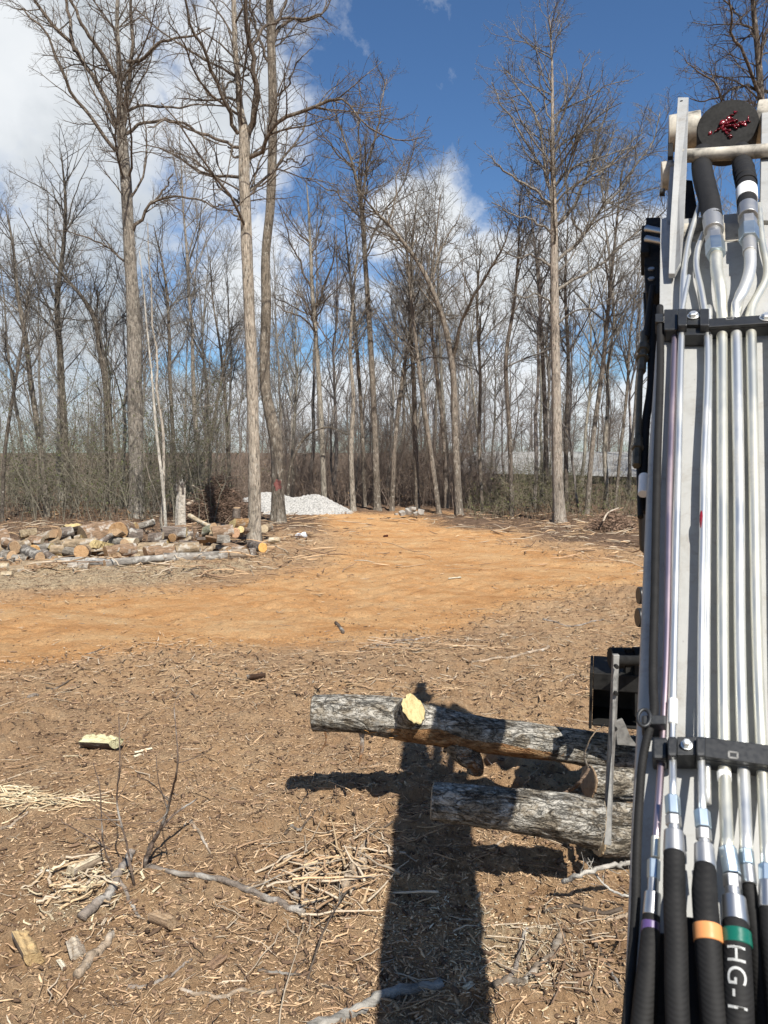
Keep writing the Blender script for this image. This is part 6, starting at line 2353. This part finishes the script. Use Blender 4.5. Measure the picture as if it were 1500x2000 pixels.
PALEB = (0.36, 0.28, 0.20)
GREYB = (0.24, 0.20, 0.165)
DARKB = (0.11, 0.085, 0.065)
STK = [
    ('long grey branch running down to the right from the upright twigs', [(285, 1705), (360, 1712), (450, 1732), (530, 1760), (592, 1785)], (9, 17), (0.20, 0.165, 0.135), 4),
    ('fat broken stick beside the splintered pale wood at left', [(160, 1800), (200, 1770), (235, 1720), (258, 1680)], (22, 15), GREYB, 0),
    ('grey stick crossing the fat broken stick', [(232, 1732), (252, 1755), (272, 1785)], (9, 6), GREYB, 0),
    ('flat weathered plank of bark at bottom left, slanting up', [(150, 1915), (185, 1880), (222, 1842)], (20, 15), PALEB, 0),
    ('curved stick lying flat below the middle left', [(250, 1925), (300, 1925), (340, 1912), (375, 1885)], (8, 5), GREYB, 0),
    ('pale forked branch at the bottom, left of the boom shadow', [(350, 1940), (400, 1952), (430, 1962), (480, 1950), (540, 1935)], (8, 9), PALEB, 3),
    ('dark thin branch along the bottom edge', [(505, 1905), (560, 1912), (620, 1930), (690, 1960)], (7, 4), DARKB, 3),
    ('thick lichened limb leaving the boom shadow at the bottom edge', [(600, 2015), (660, 1995), (720, 1970), (770, 1945), (862, 1930)], (22, 22), (0.30, 0.28, 0.245), 0),
    ('forked branch lying right of the boom shadow near the bottom', [(965, 1955), (1010, 1925), (1045, 1890), (1075, 1870), (1100, 1832)], (20, 14), (0.23, 0.185, 0.14), 3),
    ('slim stick crossing above the forked branch', [(985, 1925), (1005, 1890), (1012, 1855), (1030, 1825)], (13, 6), GREYB, 0),
    ('dark crooked branch near the boom at the lower right', [(1150, 1815), (1170, 1850), (1188, 1890), (1212, 1935)], (10, 6), DARKB, 3),
    ('dark rooty branch stretching right towards the boom', [(1060, 1787), (1110, 1778), (1160, 1782), (1215, 1770)], (6, 9), DARKB, 3),
    ('small forked stick right of the boom shadow', [(930, 1775), (950, 1752), (975, 1738)], (7, 4), PALEB, 2),
    ('long pale stick on top of the twig tangle, curving left', [(575, 1745), (640, 1730), (690, 1700), (715, 1655)], (9, 6), PALEB, 2),
    ('pale bent stick at the left of the twig tangle', [(548, 1680), (590, 1690), (635, 1696), (668, 1690)], (12, 6), PALEB, 0),
    ('straight tan lath in the twig tangle', [(648, 1693), (690, 1682), (722, 1672)], (9, 8), TAN, 0),
    ('flat tan slab of bark in the twig tangle', [(668, 1750), (690, 1725), (712, 1705)], (26, 20), PALEB, 0),
    ('dark stick curving through the twig tangle', [(640, 1760), (668, 1725), (705, 1690), (730, 1640), (768, 1625)], (5, 4), DARKB, 3),
    ('thick stick at the bottom of the twig tangle', [(565, 1745), (600, 1760), (640, 1772)], (10, 8), GREYB, 0),
    ('dark arching twig at the lower edge of the twig tangle', [(600, 1930), (628, 1830, .12), (655, 1775, .12), (690, 1745)], (4, 3), DARKB, 5),
    ('slim pale stick left of the fallen shadow of the raised log', [(372, 1612), (395, 1650), (412, 1672)], (8, 4), PALEB, 0),
    ('dark knotty twig below the tip of the raised log shadow', [(555, 1640), (580, 1630), (612, 1612)], (7, 4), DARKB, 3),
    ('thin crooked twig standing below the raised log', [(590, 1610), (585, 1580), (600, 1560), (620, 1548)], (3, 2), DARKB, 2),
    ('pair of grey sticks crossed on the soil beyond the raised log, the left one', [(735, 1265), (770, 1258), (830, 1248)], (5, 4), GREYB, 4),
    ('thin dark stick pointing right beyond the raised log', [(775, 1270), (820, 1262), (860, 1252)], (4, 3), DARKB, 2),
    ('pale long stick lying flat between the raised log and the road', [(920, 1295), (980, 1288), (1030, 1278), (1072, 1268)], (5, 6), PALEB, 4),
    ('short pale stick right of the raised log stub', [(1060, 1335), (1100, 1333), (1125, 1332)], (6, 5), PALEB, 0),
    ('dark bent stick by the left side of the clay road edge', [(670, 1240), (662, 1228), (655, 1222)], (7, 5), DARKB, 2),
    ('thin branch lying far right along the track edge', [(1060, 1215), (1110, 1222), (1180, 1210)], (4, 3), GREYB, 3),
    ('short dark stick on the soil at the far left, front of the clay', [(90, 1345), (135, 1332)], (5, 4), DARKB, 0),
    ('thin stick beside the clay edge at left', [(165, 1275), (205, 1268)], (4, 3), DARKB, 2),
    ('grey log end in the soil at the left under the clay', [(55, 1360), (75, 1358)], (7, 6), GREYB, 0),
    ('dark stick along the front of the sawdust strip', [(360, 1120), (395, 1112), (415, 1110)], (4, 4), DARKB, 4),
    ('pale root like stick at the far left edge', [(0, 1620), (30, 1605), (55, 1590)], (7, 4), PALEB, 2),
    ('pale branch with many fine twigs hanging in shade beside the boom', [(1100, 1722, .12), (1140, 1706, .2), (1180, 1694, .25), (1235, 1684, .25)], (10, 9), (0.42, 0.39, 0.34), 7),
    ('curly pale twigs next to the boom foot', [(1235, 1752, .1), (1205, 1745, .15), (1180, 1728, .15), (1150, 1690, .2), (1140, 1680, .2)], (6, 2), (0.44, 0.41, 0.36), 4),
    ('bare pale stick touching the boom at lower right', [(1185, 1790), (1215, 1780), (1240, 1772)], (9, 8), PALEB, 0),
    ('forked dark twig leaning against the log bundle', [(1085, 1560, .35), (1110, 1545, .4), (1135, 1525, .5), (1150, 1500, .6)], (8, 6), (0.20, 0.14, 0.10), 0),
    ('thin cane arching in front of the grey flat bar', [(1148, 1500, .6), (1142, 1470, .75), (1155, 1440, .85), (1180, 1415, .9)], (4, 2), (0.26, 0.20, 0.14), 0),
    ('stick with peeling bark lying below the furrowed log', [(960, 1672), (985, 1655), (1000, 1642)], (6, 4), PALEB, 2),
]
for k, (lab, pts, w, colr, tw) in enumerate(STK):
    branch('fallen_branch', lab, pts, w, colr, 900 + k, tw)

# upright dead stems of a small bush
UP = [('tall thin upright stem, the right one of the dead bush', [(283, 1705), (292, 1660, .12), (318, 1610, .35), (335, 1550, .6), (347, 1480, .85), (340, 1380, 1.1)], (9, 2), 6),
      ('thin upright stem, the middle one of the dead bush', [(262, 1735), (245, 1640, .25), (230, 1580, .45), (234, 1480, .75), (232, 1400, .95)], (5, 2), 5),
      ('slender stem, the left one of the dead bush', [(225, 1720), (205, 1660, .2), (198, 1600, .4), (195, 1540, .55), (182, 1490, .7)], (4, 2), 4),
      ('dark stem of the dead bush bending to the far right', [(280, 1690), (300, 1640, .15), (330, 1600, .25), (385, 1560, .3)], (8, 3), 4),
      ('faint stem curving left out of the dead bush', [(215, 1660), (165, 1630, .12), (120, 1605, .2)], (4, 2), 3)]
for k, (lab, pts, w, tw) in enumerate(UP):
    branch('dead_stem', lab, pts, w, (0.15, 0.11, 0.085), 1000 + k, tw, cat='stem')


def chunk(label, x, y, w, h, rot, wood, bark, seed, cat='wood chunk'):
    """split, splintered block lying on the soil"""
    c = on_ground(x, y)
    d = c[1]
    r = h * 0.5 * d / 1500
    L = w * d / 1500
    a = math.radians(rot)
    dv = np.array([math.cos(a), math.sin(a), 0.05]) * L / 2
    c[2] += r * 0.55
    if seed == 5555:
        return round_log('rotten_log', label, cat, c - dv, c + dv, r * 1.0, r * 0.85, (0.44, 0.285, 0.125), (0.40, 0.26, 0.12), seed, lump=0.45, tilt=0.5)
    return split_log('split_chunk', label, cat, c - dv, c + dv, r * 1.25, bark, wood, seed, arc=1.15, roll=2.75 + 0.3 * math.sin(seed))


chunk('pale yellow green split chunk lying alone on the soil at left', 196, 1462, 74, 42, -14, (0.60, 0.56, 0.33), DARKB, 51)
chunk('small cream splinter right of the pale yellow green chunk', 280, 1472, 34, 8, 30, (0.72, 0.66, 0.48), P_WOOD, 52)
chunk('tiny cream chip beside the pale yellow green chunk', 268, 1478, 14, 10, 50, (0.74, 0.68, 0.50), P_WOOD, 53)
chunk('flat cream splinter left of the pale yellow green chunk', 142, 1480, 36, 7, 0, (0.64, 0.54, 0.36), P_WOOD, 54)
chunk('rotten orange log piece at the bottom left corner', 55, 1862, 105, 46, -52, (0.50, 0.35, 0.17), (0.20, 0.15, 0.11), 55)
chunk('pale splintered slab standing in the wood scraps at left', 165, 1705, 62, 34, 50, (0.62, 0.52, 0.36), PALEB, 56)
chunk('upright pale splinter beside the pale splintered slab', 178, 1738, 44, 20, 70, (0.60, 0.50, 0.34), PALEB, 57)
chunk('thin white splinter left of the splintered slab', 92, 1703, 30, 6, -15, (0.72, 0.68, 0.56), P_WOOD, 58)
chunk('grey slab of bark right of the rotten orange piece', 150, 1862, 66, 30, -60, (0.42, 0.36, 0.28), PALEB, 59)
chunk('small cream offcut by the grey slab of bark', 122, 1885, 36, 14, -50, (0.66, 0.60, 0.46), P_WOOD, 60)
chunk('smooth tan half log in the soil left of the twig tangle', 515, 1768, 50, 16, -30, (0.42, 0.30, 0.18), (0.42, 0.31, 0.20), 61)
chunk('broad tan bark plate at the lower left of centre', 320, 1815, 54, 40, -30, (0.40, 0.28, 0.17), (0.36, 0.25, 0.16), 62)
chunk('brown bark plate lower left of the twig tangle', 418, 1892, 40, 34, 60, (0.24, 0.15, 0.09), (0.22, 0.14, 0.085), 63)
chunk('cream chip near the bottom beside the boom shadow', 915, 1945, 22, 14, 40, (0.62, 0.54, 0.40), P_WOOD, 64)
chunk('small greenish white chip far out on the clay road', 888, 1133, 26, 5, 15, (0.60, 0.60, 0.48), P_WOOD, 65)
chunk('yellowish stone like chunk at the right end of the clay road', 1215, 1097, 20, 7, 10, (0.55, 0.42, 0.24), T_BARK, 66)
chunk('dark red brown clod of bark alone on the clay road', 753, 1047, 9, 8, 30, (0.10, 0.03, 0.02), (0.09, 0.03, 0.02), 67)
chunk('dark clod of torn sod on the soil beyond the raised log', 500, 1328, 36, 20, 10, (0.075, 0.045, 0.03), (0.075, 0.045, 0.03), 68)

# strip of torn pale wood fibres at the left edge, and the twig tangle
def fibre_heap(name, label, cx, cy, rx, ry, n, L, r, cols, seed, hmax, along=None, cat='twig heap'):
    rng = np.random.default_rng(seed)
    a = rng.normal(size=(n, 2)) * 0.5
    x, y = cx + a[:, 0] * rx, cy + a[:, 1] * ry
    P0 = np.array([on_ground(u, v) for u, v in zip(x, y)])
    c = P0.mean(0)
    th = rng.uniform(0, math.pi, n) if along is None else along + rng.normal(size=n) * 0.45
    ln = rng.uniform(L[0], L[1], n)
    dv = np.stack([np.cos(th), np.sin(th), rng.normal(size=n) * 0.12], -1) * ln[:, None]
    P0[:, 2] += hmax * rng.random(n) * np.exp(-(a ** 2).sum(1)) + 0.004
    P, R = stick_batch(rng, P0 - dv / 2, P0 + dv / 2, n, rng.uniform(r[0], r[1], n), 0.006, 6)
    P[:, :, 2] = np.maximum(P[:, :, 2], ground_height(P[..., 0], P[..., 1]) + 0.002)
    V, Q = tubes(P - c, R, 5, 0.7)
    col = np.array(cols)[rng.integers(0, len(cols), n)] * rng.uniform(.7, 1.25, (n, 1))
    tint = np.repeat(np.concatenate([col, np.ones((n, 1))], 1), 30, 0)
    o = link(name, new_mesh(name, V, Q, True, {'tint': tint}), M_VCOL)
    o.location = c
    tag(o, label, cat, kind='stuff')


fibre_heap('twig_tangle', 'tangle of dry tan twigs on the soil left of the boom shadow', 650, 1720, 140, 105, 105, (0.10, 0.50), (0.003, 0.011), [TAN, TAN2, GRY, BRN, GRY], 71, 0.08, None)
fibre_heap('wood_fibres', 'mat of torn cream wood fibres at the left edge', 40, 1567, 130, 18, 170, (0.08, 0.35), (0.003, 0.010), [CRM, TAN, CRM], 72, 0.03, 0.05)
fibre_heap('wood_fibres', 'scatter of torn pale splinters round the dead bush', 170, 1730, 120, 60, 80, (0.05, 0.22), (0.004, 0.014), [CRM, TAN, GRY], 73, 0.05)
fibre_heap('twig_tangle', 'loose brown twigs on the soil right of the boom shadow', 1090, 1850, 150, 80, 60, (0.1, 0.5), (0.002, 0.006), [GRY, BRN, DRK], 74, 0.03)
fibre_heap('twig_tangle', 'loose twigs beyond the raised log in the middle distance', 800, 1265, 120, 18, 60, (0.2, 0.8), (0.004, 0.010), [GRY, BRN, TAN2], 75, 0.06, 0.1)
